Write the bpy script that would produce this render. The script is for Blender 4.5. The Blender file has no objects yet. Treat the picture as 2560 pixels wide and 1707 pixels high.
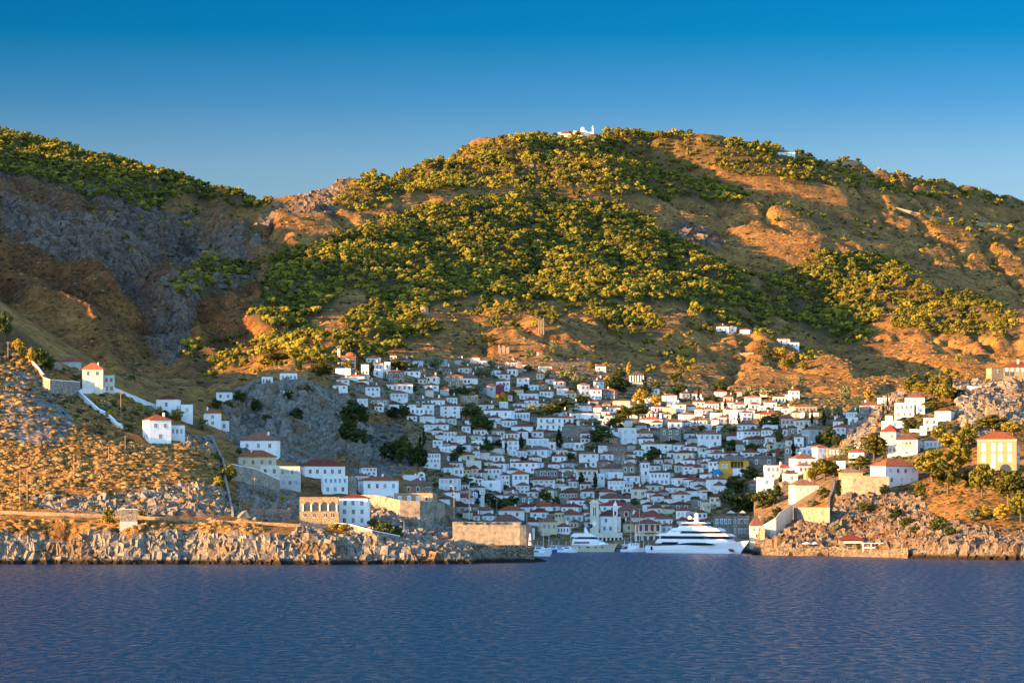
import bpy, math, random, colorsys
import numpy as np
rnd = random.Random(7)
R = math.radians
scene = bpy.context.scene
C = scene.collection

# ------------------------------------------------------------ camera
F, Y0, H = 9000.0, 1250.0, 22.0          # focal length and horizon row in pixels of the 2560 px photo, eye height in m
cam_d = bpy.data.cameras.new("camera"); cam = bpy.data.objects.new("camera", cam_d); C.objects.link(cam)
cam.location = (0, 0, H); cam.rotation_euler = (R(90), 0, 0)
cam_d.sensor_width = 36; cam_d.lens = 36 * F / 2560
cam_d.shift_y = (Y0 - 853.5) / 2560
cam_d.clip_start = 5; cam_d.clip_end = 30000
scene.camera = cam

# ------------------------------------------------------------ sky, sun, exposure
SUN_EL, SUN_AZ = 8.5, 64.0               # degrees; azimuth to the left of straight behind the camera
sd = (-math.sin(R(SUN_AZ)) * math.cos(R(SUN_EL)), -math.cos(R(SUN_AZ)) * math.cos(R(SUN_EL)), math.sin(R(SUN_EL)))
SKYRAMP = [(.055, (.21, .20, .24)), (.092, (.150, .182, .228)), (.110, (.054, .133, .21)), (.128, (.003, .104, .178)), (.150, (.001, .09, .165))]
world = bpy.data.worlds.new("World"); scene.world = world; world.use_nodes = True
wt = world.node_tree; wt.nodes.clear()
sky = wt.nodes.new("ShaderNodeTexSky"); sky.sky_type = 'NISHITA'; sky.sun_disc = False
sky.sun_elevation = R(SUN_EL + 9); sky.sun_rotation = math.atan2(sd[0], sd[1]) ; sky.altitude = 0
sky.air_density = 1.0; sky.dust_density = 0.3; sky.ozone_density = 3.0
hs = wt.nodes.new("ShaderNodeHueSaturation"); hs.inputs['Saturation'].default_value = 1.12; hs.inputs['Hue'].default_value = 0.497
# the evening sky is darker and deeper away from the sun and towards the top
tcw = wt.nodes.new("ShaderNodeTexCoord"); spw = wt.nodes.new("ShaderNodeSeparateXYZ"); wt.links.new(tcw.outputs['Generated'], spw.inputs[0])
ay = wt.nodes.new("ShaderNodeMapRange"); ay.inputs[1].default_value = .25; ay.inputs[2].default_value = .95; wt.links.new(spw.outputs['Y'], ay.inputs[0])
el = wt.nodes.new("ShaderNodeValToRGB"); wt.links.new(spw.outputs['Z'], el.inputs[0])
while len(el.color_ramp.elements) < len(SKYRAMP): el.color_ramp.elements.new(.5)
for q_, (p_, c_) in zip(el.color_ramp.elements, SKYRAMP): q_.position = p_; q_.color = (*c_, 1)
mxw = wt.nodes.new("ShaderNodeMix"); mxw.data_type = 'RGBA'; mxw.blend_type = 'MULTIPLY'
wt.links.new(ay.outputs[0], mxw.inputs[0]); wt.links.new(hs.outputs[0], mxw.inputs[6]); wt.links.new(el.outputs[0], mxw.inputs[7])
axw = wt.nodes.new("ShaderNodeMapRange"); axw.inputs[1].default_value = -.15; axw.inputs[2].default_value = .15; axw.inputs[3].default_value = .87; axw.inputs[4].default_value = 1.12; wt.links.new(spw.outputs['X'], axw.inputs[0])
mx2 = wt.nodes.new("ShaderNodeMix"); mx2.data_type = 'RGBA'; mx2.blend_type = 'MULTIPLY'; wt.links.new(ay.outputs[0], mx2.inputs[0]); wt.links.new(mxw.outputs[2], mx2.inputs[6]); wt.links.new(axw.outputs[0], mx2.inputs[7])
bg = wt.nodes.new("ShaderNodeBackground"); bg.inputs['Strength'].default_value = 0.12
wo = wt.nodes.new("ShaderNodeOutputWorld")
wt.links.new(sky.outputs[0], hs.inputs['Color']); wt.links.new(mx2.outputs[2], bg.inputs[0]); wt.links.new(bg.outputs[0], wo.inputs[0])
sun_d = bpy.data.lights.new("sun", 'SUN'); sun = bpy.data.objects.new("sun", sun_d); C.objects.link(sun)
sun_d.energy = 5.0; sun_d.angle = R(0.5); sun_d.color = (1.0, 0.535, 0.165)
from mathutils import Vector
sun.rotation_euler = Vector(sd).to_track_quat('Z', 'Y').to_euler()
scene.view_settings.view_transform = 'Standard'; scene.view_settings.look = 'None'
scene.view_settings.exposure = 2.25; scene.view_settings.gamma = 1
scene.cycles.max_bounces = 5; scene.cycles.diffuse_bounces = 2; scene.cycles.glossy_bounces = 2
scene.cycles.use_denoising = True

# ------------------------------------------------------------ helpers
def tag(o, label=None, cat=None, group=None, kind=None):
    if label: o['label'] = label
    if cat: o['category'] = cat
    if group: o['group'] = group
    if kind: o['kind'] = kind
    return o
def link(o, parent=None):
    C.objects.link(o)
    if parent is not None: o.parent = parent
    return o
def empty(name, loc=(0, 0, 0), rz=0.0):
    o = bpy.data.objects.new(name, None); o.location = loc; o.rotation_euler = (0, 0, rz); o.empty_display_size = .5
    return link(o)
def mesh(name, v, f, mats, mi=None, smooth=False):
    m = bpy.data.meshes.new(name); m.from_pydata(v, [], f)
    for mm in (mats if isinstance(mats, (list, tuple)) else [mats]): m.materials.append(mm)
    if mi is not None: m.polygons.foreach_set('material_index', mi)
    if smooth: m.polygons.foreach_set('use_smooth', [True] * len(f))
    m.update(); return m
def obj(name, me, parent=None, loc=(0, 0, 0), rot=(0, 0, 0), sc=(1, 1, 1)):
    o = bpy.data.objects.new(name, me); o.location = loc; o.rotation_euler = rot; o.scale = sc
    return link(o, parent)
class MB:
    """collects simple solids into one mesh"""
    def __init__(s): s.v = []; s.f = []
    def add(s, v, f):
        n = len(s.v); s.v += [tuple(a) for a in v]; s.f += [tuple(i + n for i in q) for q in f]; return s
    def box(s, x0, x1, y0, y1, z0, z1):
        return s.add([(x0,y0,z0),(x1,y0,z0),(x1,y1,z0),(x0,y1,z0),(x0,y0,z1),(x1,y0,z1),(x1,y1,z1),(x0,y1,z1)],
                     [(3,2,1,0),(4,5,6,7),(0,1,5,4),(1,2,6,5),(2,3,7,6),(3,0,4,7)])
    def cyl(s, cx, cy, z0, z1, r0, r1, n=10, sx=1, sy=1):
        v = [(cx + sx * r0 * math.cos(2*math.pi*k/n), cy + sy * r0 * math.sin(2*math.pi*k/n), z0) for k in range(n)]
        v += [(cx + sx * r1 * math.cos(2*math.pi*k/n), cy + sy * r1 * math.sin(2*math.pi*k/n), z1) for k in range(n)]
        f = [(k, (k+1) % n, n + (k+1) % n, n + k) for k in range(n)] + [tuple(range(n-1, -1, -1)), tuple(range(n, 2*n))]
        return s.add(v, f)
    def dome(s, cx, cy, z0, r, h, n=12, rings=4):
        v = []; f = []
        for j in range(rings + 1):
            a = j / rings * math.pi / 2; rr = r * math.cos(a) + 1e-3; z = z0 + h * math.sin(a)
            v += [(cx + rr * math.cos(2*math.pi*k/n), cy + rr * math.sin(2*math.pi*k/n), z) for k in range(n)]
        for j in range(rings):
            f += [(j*n + k, j*n + (k+1) % n, (j+1)*n + (k+1) % n, (j+1)*n + k) for k in range(n)]
        f.append(tuple(rings*n + k for k in range(n)))
        return s.add(v, f)
    def beam(s, a, b, w, h=None):
        a = Vector(a); b = Vector(b); d = (b - a); L = d.length; d.normalize()
        up = Vector((0, 0, 1)) if abs(d.z) < .95 else Vector((0, 1, 0))
        r = d.cross(up).normalized() * (w / 2); u = r.cross(d).normalized() * ((h or w) / 2)
        v = [a-r-u, a+r-u, a+r+u, a-r+u, b-r-u, b+r-u, b+r+u, b-r+u]
        return s.add(v, [(0,1,2,3),(7,6,5,4),(0,4,5,1),(1,5,6,2),(2,6,7,3),(3,7,4,0)])
    def prism(s, pts, y0, y1):
        """outline in x,z pushed from y0 to y1"""
        n = len(pts)
        v = [(x, y0, z) for x, z in pts] + [(x, y1, z) for x, z in pts]
        return s.add(v, [tuple(range(n)), tuple(range(2*n-1, n-1, -1))] + [(k, n + k, n + (k+1) % n, (k+1) % n) for k in range(n)])
    def build(s, name, mat, parent=None, loc=(0,0,0), rot=(0,0,0), smooth=False):
        return obj(name, mesh(name, s.v, s.f, mat, smooth=smooth), parent, loc, rot)

# ------------------------------------------------------------ materials
def new_mat(name, rough=.85, spec=.2):
    m = bpy.data.materials.new(name); m.use_nodes = True; nt = m.node_tree
    b = nt.nodes['Principled BSDF']; b.inputs['Roughness'].default_value = rough
    b.inputs['Specular IOR Level'].default_value = spec
    return m, nt, b
def node(nt, t, **kw):
    n = nt.nodes.new(t)
    for k, v in kw.items():
        if k in n.inputs: n.inputs[k].default_value = v
        else: setattr(n, k, v)
    return n
def ramp(nt, src, stops):
    r = nt.nodes.new("ShaderNodeValToRGB"); e = r.color_ramp.elements
    while len(e) < len(stops): e.new(.5)
    for q, (p, c) in zip(e, stops): q.position = p; q.color = (*c, 1)
    nt.links.new(src, r.inputs[0]); return r
def mixc(nt, fac, a, b, mode='MIX'):
    m = nt.nodes.new("ShaderNodeMix"); m.data_type = 'RGBA'; m.blend_type = mode
    for s, v in ((m.inputs[0], fac), (m.inputs[6], a), (m.inputs[7], b)):
        if isinstance(v, (int, float)): s.default_value = v
        elif isinstance(v, tuple): s.default_value = (*v, 1)
        else: nt.links.new(v, s)
    return m.outputs[2]
def painted(name, c, var=.10, rough=.85, spec=.2, noise=.35, stain=None, bump=.15):
    """plaster, paint or stone of one colour: weather noise in the wall's own space and a different tone per building"""
    m, nt, b = new_mat(name, rough, spec)
    tc = node(nt, "ShaderNodeTexCoord"); oi = node(nt, "ShaderNodeObjectInfo")
    n1 = node(nt, "ShaderNodeTexNoise", Scale=.55, Detail=5.0, Roughness=.65)
    nt.links.new(tc.outputs['Object'], n1.inputs['Vector'])
    lo = tuple(x * (1 - noise) for x in c) if stain is None else stain
    r = ramp(nt, n1.outputs[0], [(.28, lo), (.55, c), (.8, tuple(min(1, x * 1.05) for x in c))])
    mr = node(nt, "ShaderNodeMapRange"); mr.inputs[3].default_value = 1 - var; mr.inputs[4].default_value = 1 + var * .4
    nt.links.new(oi.outputs['Random'], mr.inputs[0])
    nt.links.new(mixc(nt, 1.0, r.outputs[0], mr.outputs[0], 'MULTIPLY'), b.inputs['Base Color'])
    if bump:
        bp = node(nt, "ShaderNodeBump", Strength=bump, Distance=.3); nt.links.new(n1.outputs[0], bp.inputs['Height']); nt.links.new(bp.outputs[0], b.inputs['Normal'])
    return m
def masonry(name, c1, c2, mortar, scale=4.5):
    m, nt, b = new_mat(name, .9)
    tc = node(nt, "ShaderNodeTexCoord")
    v = node(nt, "ShaderNodeTexVoronoi", Scale=scale); v.feature = 'F1'
    nt.links.new(tc.outputs['Object'], v.inputs['Vector'])
    v2 = node(nt, "ShaderNodeTexVoronoi", Scale=scale); v2.feature = 'DISTANCE_TO_EDGE'
    nt.links.new(tc.outputs['Object'], v2.inputs['Vector'])
    r = ramp(nt, v2.outputs['Distance'], [(.0, mortar), (.12, (1, 1, 1))])
    n = node(nt, "ShaderNodeTexNoise", Scale=.28, Detail=7.0, Roughness=.7); nt.links.new(tc.outputs['Object'], n.inputs['Vector'])
    sep = node(nt, "ShaderNodeSeparateColor"); nt.links.new(v.outputs['Color'], sep.inputs[0])
    ad = node(nt, "ShaderNodeMath", operation='ADD'); ad.inputs[1].default_value = 0
    nt.links.new(sep.outputs[0], ad.inputs[0])
    mm = node(nt, "ShaderNodeMath", operation='MULTIPLY'); nt.links.new(ad.outputs[0], mm.inputs[0]); nt.links.new(n.outputs[0], mm.inputs[1])
    r2 = ramp(nt, mm.outputs[0], [(.12, tuple(x*.7 for x in c1)), (.24, c1), (.46, c2)])
    oi = node(nt, "ShaderNodeObjectInfo"); mr = node(nt, "ShaderNodeMapRange"); mr.inputs[3].default_value = .82; mr.inputs[4].default_value = 1.12
    nt.links.new(oi.outputs['Random'], mr.inputs[0])
    x = mixc(nt, 1.0, r2.outputs[0], mr.outputs[0], 'MULTIPLY')
    nt.links.new(mixc(nt, .18, x, r.outputs[0], 'MULTIPLY'), b.inputs['Base Color'])
    bp = node(nt, "ShaderNodeBump", Strength=.15, Distance=.08); nt.links.new(v2.outputs['Distance'], bp.inputs['Height']); nt.links.new(bp.outputs[0], b.inputs['Normal'])
    return m
def tiles(name, c):
    """clay pantiles: courses of small ridges, patchy old colours, a tone of its own for each roof"""
    m, nt, b = new_mat(name, .9, .1)
    tc = node(nt, "ShaderNodeTexCoord"); oi = node(nt, "ShaderNodeObjectInfo")
    w = node(nt, "ShaderNodeTexWave", Scale=1.6, Distortion=1.2, Detail=2.0); nt.links.new(tc.outputs['Object'], w.inputs['Vector'])
    n = node(nt, "ShaderNodeTexNoise", Scale=1.3, Detail=5.0, Roughness=.7); nt.links.new(tc.outputs['Object'], n.inputs['Vector'])
    r = ramp(nt, n.outputs[0], [(.3, tuple(x * .5 for x in c)), (.55, c), (.78, tuple(min(1, x * 1.25 + .03) for x in c))])
    k = mixc(nt, .35, r.outputs[0], w.outputs[0], 'MULTIPLY')
    mr = node(nt, "ShaderNodeMapRange"); mr.inputs[3].default_value = .6; mr.inputs[4].default_value = 1.25
    nt.links.new(oi.outputs['Random'], mr.inputs[0])
    k = mixc(nt, 1.0, k, mr.outputs[0], 'MULTIPLY'); nt.links.new(k, b.inputs['Base Color'])
    bp = node(nt, "ShaderNodeBump", Strength=.5, Distance=.12); nt.links.new(w.outputs[0], bp.inputs['Height']); nt.links.new(bp.outputs[0], b.inputs['Normal'])
    return m
M = {}
M['w'] = painted('whitewash', (.76, .75, .73), .16, noise=.16)
M['i'] = painted('ivory_plaster', (.66, .61, .50), .12, noise=.25)
M['c'] = painted('cream_plaster', (.62, .52, .34), .12, noise=.25)
M['p'] = painted('pink_plaster', (.58, .42, .36), .1, noise=.2)
M['g'] = painted('grey_plaster', (.42, .41, .39), .12, noise=.25)
M['m'] = painted('maroon_plaster', (.24, .05, .07), .05, noise=.25)
M['o'] = painted('orange_plaster', (.80, .27, .025), .02, noise=.18)
M['y'] = painted('ochre_plaster', (.66, .34, .06), .04, noise=.2)
M['a'] = painted('apricot_plaster', (.50, .31, .15), .04, noise=.18)
M['v'] = painted('pale_green_plaster', (.52, .58, .42), .04, noise=.18)
M['u'] = painted('pale_blue_plaster', (.30, .40, .48), .04, noise=.18)
M['s'] = masonry('rubble_stone', (.19, .165, .135), (.38, .335, .27), (.45, .43, .40))
M['t'] = masonry('warm_stone', (.24, .18, .115), (.42, .32, .20), (.5, .45, .4))
M['b'] = masonry('brown_stone', (.21, .15, .12), (.40, .29, .23), (.45, .4, .35))
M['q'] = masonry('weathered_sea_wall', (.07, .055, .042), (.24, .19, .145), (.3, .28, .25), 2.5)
M['f'] = painted('fortress_stone', (.27, .23, .18), .1, .95, .1, .5, (.10, .082, .062), .4)
M['R'] = tiles('terracotta_tiles', (.42, .125, .055))
M['B'] = tiles('weathered_tiles', (.27, .125, .082))
M['G'] = tiles('greyed_tiles', (.22, .165, .135))
M['K'] = tiles('old_red_tiles', (.30, .075, .05))
M['deck'] = painted('roof_terrace', (.42, .39, .34), .15)
M['am'] = painted('amber_plaster', (.36, .215, .115), .04, noise=.15)
M['dark'] = painted('dark_glass', (.035, .045, .055), .3, .25, .5, bump=0)
M['shut_grey'] = painted('grey_shutter', (.16, .19, .21), .2, .6, bump=0)
M['shut_blue'] = painted('blue_shutter', (.06, .17, .33), .1, .6, bump=0)
M['shut_teal'] = painted('teal_shutter', (.12, .30, .40), .1, .6, bump=0)
M['shut_brown'] = painted('brown_shutter', (.13, .065, .035), .1, .6, bump=0)
M['shut_pale'] = painted('pale_shutter', (.42, .48, .50), .1, .6, bump=0)
M['shut_red'] = painted('red_shutter', (.30, .02, .015), .05, .6, bump=0)
M['trim'] = painted('white_trim', (.80, .80, .78), .03, noise=.05, bump=0)
M['metal'] = painted('dark_iron', (.05, .05, .055), .1, .5, bump=0)
M['wood'] = painted('weathered_wood', (.30, .19, .11), .2, .8)
M['awning'] = painted('canvas', (.60, .57, .50), .1, .8)
M['boatw'] = painted('white_gelcoat', (.82, .83, .83), .02, .25, .5, noise=.03, bump=0)
M['boatc'] = painted('cream_gelcoat', (.60, .54, .40), .02, .25, .5, noise=.03, bump=0)
M['glassy'] = painted('tinted_glass', (.012, .015, .022), .02, .12, .6, noise=.05, bump=0)
M['red'] = painted('red_paint', (.75, .07, .02), .02, .5, noise=.1, bump=0)
M['blue'] = painted('blue_paint', (.02, .12, .42), .02, .5, noise=.1, bump=0)
M['tealp'] = painted('teal_tarpaulin', (.01, .18, .34), .02, .5, noise=.1, bump=0)
# ------------------------------------------------------------ the land, from surveyed points (column, row, distance)
def w3(px, py, D): return ((px - 1280) / F * D, D, H + (Y0 - py) / F * D)
LINES = {
 'crest_headland': [(-120,845,1480),(0,875,1480),(70,903,1475),(200,983,1465),(300,992,1480),(400,1038,1495),(480,1055,1505),(560,1080,1500),(650,1125,1490),(750,1158,1490),(860,1197,1480),(940,1228,1450),(1000,1248,1420),(1090,1268,1390)],
 'head_mid1': [(-200,1000,1400),(0,1000,1400),(100,1000,1405),(200,1040,1405),(300,1090,1400),(400,1115,1400),(470,1105,1415),(530,1108,1405),(545,1160,1365),(565,1230,1315),(582,1290,1275)],
 'head_mid2': [(-200,1140,1330),(0,1140,1330),(150,1140,1335),(300,1160,1335),(420,1180,1330),(500,1190,1330)],
 'head_low': [(-200,1230,1285),(0,1235,1285),(150,1240,1285),(300,1245,1285),(450,1250,1285),(540,1255,1290)],
 'road': [(-200,1276,1262),(0,1283,1262),(150,1287,1262),(300,1293,1262),(480,1303,1262),(650,1311,1262),(760,1318,1262),(860,1322,1264),(950,1338,1266),(1060,1350,1270),(1150,1366,1280)],
 'recess': [(600,1175,1440),(620,1215,1400),(640,1265,1340),(620,1290,1300),(700,1270,1320),(740,1240,1370),(700,1215,1400)],
 'below_houses': [(780,1315,1290),(860,1313,1300),(920,1300,1320),(960,1270,1350),(880,1250,1380),(800,1240,1400),(700,1225,1420)],
 'head_rock': [(950,1260,1345),(1010,1262,1345),(1060,1290,1330),(1100,1330,1310),(1000,1310,1320),(950,1310,1315)],
 'bastion': [(1120,1312,1335),(1200,1370,1325),(1280,1372,1325),(1300,1378,1320),(1340,1398,1290)],
 'saddle': [(620,1125,1620),(700,1140,1680),(800,1150,1650),(860,1180,1600),(950,1190,1600),(1050,1225,1580)],
 'cliff_foot': [(590,1080,1750),(650,1140,1770),(740,1150,1790),(820,1150,1790),(900,1140,1780),(960,1120,1790),(1000,1100,1810)],
 'cliff_top': [(590,985,1835),(650,955,1850),(700,952,1865),(780,955,1870),(850,985,1875),(880,1010,1870),(940,1030,1870)],
 'lit_crest': [(545,970,1850),(620,937,1885),(700,907,1930),(780,884,1990),(840,856,2060),(880,835,2120)],
 'plateau': [(860,960,1950),(950,940,2020),(1000,985,1960),(760,925,1920)],
 'dip': [(480,1010,1800),(450,990,1950),(540,955,2010),(620,935,2020)],
 'back_slope': [(430,960,2080),(500,930,2090),(600,905,2110),(680,870,2170),(480,880,2180),(560,850,2250),(640,820,2300),(720,790,2330)],
 'gorge': [(400,990,2080),(404,962,2300),(414,905,2530),(430,835,2740),(470,745,2880),(520,685,2980),(600,610,3080),(690,535,3170)],
 'mount_nose': [(0,900,1980),(60,900,1990),(150,930,1990),(260,960,1990),(330,960,2030),(0,800,2150),(120,780,2220),(250,800,2230),(345,850,2240),(368,900,2160),(0,680,2420),(130,690,2400),(270,740,2360),(352,790,2340),(366,740,2450)],
 'mount_mid': [(0,600,2600),(90,600,2620),(0,520,2800),(120,590,2640),(230,650,2550),(330,680,2530),(400,700,2560),(200,560,2800),(330,600,2750),(440,630,2740),(150,500,2900),(300,530,2900),(420,560,2880),(520,580,2900),(570,540,3000)],
 'mount_top': [(-300,300,3350),(-120,315,3350),(0,338,3330),(100,358,3320),(200,378,3300),(300,400,3280),(400,430,3240),(500,455,3200),(600,478,3160),(700,496,3120),(0,430,3080),(150,460,3050),(300,485,3050),(420,505,3050)],
 'mount_back': [(-200,430,3700),(100,450,3700),(350,520,3600),(550,600,3450),(680,640,3350),(780,620,3400),(860,600,3550),(960,560,3750),(700,700,3900),(400,640,4000),(950,620,4200)],
 'spur_left': [(1180,350,3620),(1050,395,3450),(950,425,3300),(870,448,3150),(790,500,2980),(700,545,2860),(620,580,2760),(550,612,2680),(520,640,2610),(496,690,2510),(484,770,2390),(476,850,2280),(470,910,2180)],
 'left_face': [(620,660,2620),(560,720,2500),(600,780,2380),(700,700,2540),(680,760,2400),(800,560,2870),(800,650,2620),(800,720,2480),(760,800,2330),(830,800,2290),(850,760,2400)],
 'front_a': [(1000,450,3300),(1000,550,2980),(1000,640,2760),(1000,720,2560),(980,790,2380),(950,850,2240),(900,890,2120)],
 'front_b': [(1200,430,3420),(1200,500,3200),(1200,600,2940),(1200,700,2680),(1200,750,2540),(1180,820,2380),(1170,880,2260),(1160,940,2120)],
 'front_c': [(1350,430,3470),(1350,520,3230),(1380,620,3000),(1400,700,2800)],
 'skyline': [(1250,352,3680),(1320,345,3720),(1400,342,3740),(1500,338,3760),(1560,338,3800),(1650,342,3800),(1750,352,3790),(1850,365,3800),(1950,376,3860),(2050,388,3980),(2150,402,4200),(2250,422,4480),(2350,448,4650),(2450,475,4700),(2560,500,4700),(2700,535,4700),(2900,580,4650)],
 'sky_back': [(1000,520,3900),(1150,460,4000),(1400,410,4100),(1750,430,4150),(1950,450,4350),(2150,470,4600),(2400,530,4980),(2650,580,4980)],
 'knoll': [(1000,770,2440),(1060,778,2430),(1130,795,2380),(1250,790,2400),(1340,790,2410),(1400,815,2350),(1400,880,2250),(1300,870,2270),(1420,930,2160)],
 'knoll_r': [(1450,850,2330),(1520,900,2260),(1600,950,2210)],
 'gully': [(1430,690,2800),(1450,730,2720),(1520,790,2590),(1600,870,2420),(1645,925,2310),(1680,970,2180)],
 'r1': [(1400,385,3560),(1480,388,3560),(1545,405,3520),(1580,470,3440),(1650,542,3350),(1755,610,3200),(1840,678,3050),(1880,745,2900),(1920,810,2780)],
 'r1b': [(1550,600,3080),(1600,700,2850),(1680,740,2750),(1700,790,2620),(1800,740,2850),(1800,660,3050)],
 'v1': [(1710,530,3480),(1775,605,3330),(1890,705,3150),(1970,788,3000),(2065,855,2850),(2135,900,2720),(2250,950,2550),(2360,965,2400)],
 'r2': [(1650,435,3750),(1800,476,3650),(1950,517,3500),(2080,580,3300),(2250,670,3080),(2400,755,2880),(2500,830,2740),(2600,885,2620)],
 'r2s': [(1850,570,3350),(2000,650,3200),(2120,720,3080),(2250,790,2900),(2350,840,2760),(2450,890,2600),(2350,890,2600),(2560,930,2450)],
 'v2': [(1960,465,3700),(2030,508,3640),(2125,585,3530),(2230,650,3390),(2370,716,3230),(2510,768,3090),(2620,795,3000)],
 'far_r': [(2200,470,4150),(2250,500,4250),(2350,560,4250),(2450,560,4400),(2560,620,4300),(2450,640,4120),(2700,640,4300)],
 'r3': [(1700,800,2600),(1790,812,2570),(1880,825,2540),(1960,856,2480),(2050,896,2400),(2180,955,2290),(2250,985,2180)],
 'r3s': [(1700,880,2420),(1800,900,2400),(1900,930,2330),(2000,960,2240),(2080,985,2160),(1750,960,2240)],
 'town_a': [(1500,1340,1570),(1500,1300,1620),(1500,1250,1690),(1500,1200,1765),(1500,1150,1845),(1500,1100,1925),(1500,1050,2010),(1500,1000,2095),(1500,950,2180),(1480,900,2270)],
 'town_b': [(1300,1340,1572),(1300,1300,1622),(1300,1250,1690),(1300,1200,1765),(1300,1150,1840),(1300,1100,1920),(1300,1050,1990),(1300,1000,2070),(1300,950,2150),(1280,910,2220)],
 'town_c': [(1140,1300,1545),(1120,1270,1570),(1130,1240,1620),(1130,1200,1680),(1130,1150,1750),(1120,1100,1820),(1100,1050,1890),(1080,1010,1945),(1060,960,2020),(1050,920,2110)],
 'town_d': [(1700,1340,1560),(1700,1300,1610),(1700,1250,1680),(1700,1200,1755),(1700,1150,1840),(1700,1100,1920),(1700,1050,2010),(1700,1010,2100)],
 'town_e': [(1870,1340,1520),(1870,1290,1560),(1850,1240,1620),(1860,1190,1700),(1870,1140,1790),(1870,1090,1880),(1870,1040,1990),(1870,1010,2090)],
 'town_f': [(2000,1250,1530),(2000,1200,1590),(2010,1150,1680),(2020,1100,1780),(2030,1050,1900),(2040,1010,2030)],
 'ravine_e': [(1000,1150,1740),(1040,1100,1830),(960,1060,1860)],
 'right_base': [(1930,1345,1470),(2000,1345,1440),(2100,1365,1425),(2200,1360,1410),(2300,1352,1375),(2400,1348,1355),(2500,1345,1345),(2650,1345,1335)],
 'right_up': [(1950,1300,1490),(2070,1300,1455),(2110,1240,1480),(2220,1238,1480),(2300,1240,1470),(2240,1208,1500),(2180,1200,1510),(2100,1195,1520),(2400,1290,1385),(2450,1240,1420),(2550,1280,1385),(2700,1280,1385)],
 'right_mid': [(2100,1150,1600),(2200,1140,1590),(2300,1140,1570),(2380,1180,1500),(2480,1182,1465),(2560,1182,1465),(2700,1182,1465),(2120,1090,1720),(2220,1080,1680),(2310,1080,1660),(2450,1100,1560),(2560,1100,1570),(2200,1030,1780),(2300,1020,1760),(2400,1050,1700)],
 'right_top': [(2250,985,1830),(2350,975,1840),(2440,965,1830),(2500,955,1800),(2560,952,1800),(2700,950,1800),(2450,1010,1720),(2560,1010,1740)],
 'right_back': [(2200,1015,2050),(2350,1000,2100),(2480,1000,2100),(2650,1000,2100)],
 'ridge_out': [], }
XYZ = [w3(*p) for L in LINES.values() for p in L]
# unseen hills beyond both edges, metres; left ridge shaped to shade town and mountain
XYZ += [(-262,1505,124),(-300,1545,147),(-340,1600,160),(-430,1700,150),(-450,1790,135),(-480,1880,142),(-530,2030,170),(-575,2180,222),(-600,2290,254),(-640,2400,276),(-690,2520,297),(-745,2700,336),(-785,2840,360),(-830,2980,378),(-930,3250,392),
        (-520,1560,95),(-650,1750,110),(-800,2000,150),(-900,2400,220),(-1100,2900,280),(-1300,3400,300),(-420,1440,70),(-560,1400,30),(-800,1500,20),(-1200,1900,60),(-1800,2600,120),(-1600,3400,200),
        (-300,1320,48),(-285,1300,42),(-340,1250,24),(-240,1235,24),(-420,1300,22),(900,2000,60),(900,2600,130),(1100,3300,180),(1000,4000,280),(600,1500,30),(700,1700,55)]
CP = np.array(XYZ)
def rbf_fit(P, smooth=2.0):
    n = len(P); xy = P[:, :2] / 1000.0
    A = -np.sqrt(((xy[:, None] - xy[None]) ** 2).sum(-1) + 1e-4)
    A[np.diag_indices(n)] += smooth * 1e-3
    Q = np.c_[np.ones(n), xy]
    K = np.block([[A, Q], [Q.T, np.zeros((3, 3))]])
    return xy, np.linalg.solve(K, np.r_[P[:, 2], 0, 0, 0])
RX, RW = rbf_fit(CP)
def rbf(X, Y):
    sh = X.shape; X = X.ravel() / 1000.0; Y = Y.ravel() / 1000.0; out = np.empty(len(X))
    for a in range(0, len(X), 20000):
        x = X[a:a+20000]; y = Y[a:a+20000]
        d = np.sqrt((x[:, None] - RX[None, :, 0]) ** 2 + (y[:, None] - RX[None, :, 1]) ** 2 + 1e-4)
        out[a:a+20000] = -d @ RW[:-3] + RW[-3] + RW[-2] * x + RW[-1] * y
    return out.reshape(sh)
def _h(ix, iy, s):
    n = (ix.astype(np.int64) * 374761393 + iy.astype(np.int64) * 668265263 + s * 1442695041) & 0xffffffff
    n = ((n ^ (n >> 13)) * 1274126177) & 0xffffffff
    return ((n ^ (n >> 16)) & 0xffff) / 65535.0
def vnoise(x, y, s=0):
    ix = np.floor(x); iy = np.floor(y); fx = x - ix; fy = y - iy
    fx = fx * fx * (3 - 2 * fx); fy = fy * fy * (3 - 2 * fy)
    return (_h(ix, iy, s) * (1-fx) * (1-fy) + _h(ix+1, iy, s) * fx * (1-fy) + _h(ix, iy+1, s) * (1-fx) * fy + _h(ix+1, iy+1, s) * fx * fy) * 2 - 1
def fbm(x, y, o=4, s=0, g=.5):
    t = 0; a = 1; k = 0
    for i in range(o): t = t + a * vnoise(x, y, s + i * 17); k += a; x = x * 2.03 + 5.1; y = y * 2.03 + 1.7; a *= g
    return t / k
def cells(x, y, s=0):
    """worley: distance to the nearest and second nearest feature point"""
    ix = np.floor(x); iy = np.floor(y); d1 = np.full(x.shape, 9.0); d2 = np.full(x.shape, 9.0)
    for i in (-1, 0, 1):
        for j in (-1, 0, 1):
            gx = ix + i + _h(ix+i, iy+j, s); gy = iy + j + _h(ix+i, iy+j, s + 91)
            d = np.sqrt((gx - x) ** 2 + (gy - y) ** 2)
            d2 = np.minimum(d2, np.maximum(d1, d)); d1 = np.minimum(d1, d)
    return d1, d2
def inpoly(px, py, poly):
    r = np.zeros(px.shape, bool); n = len(poly)
    for k in range(n):
        x1, y1 = poly[k]; x2, y2 = poly[(k+1) % n]
        if y1 == y2: continue
        c = ((y1 > py) != (y2 > py)) & (px < (x2 - x1) * (py - y1) / (y2 - y1) + x1)
        r ^= c
    return r
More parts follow.
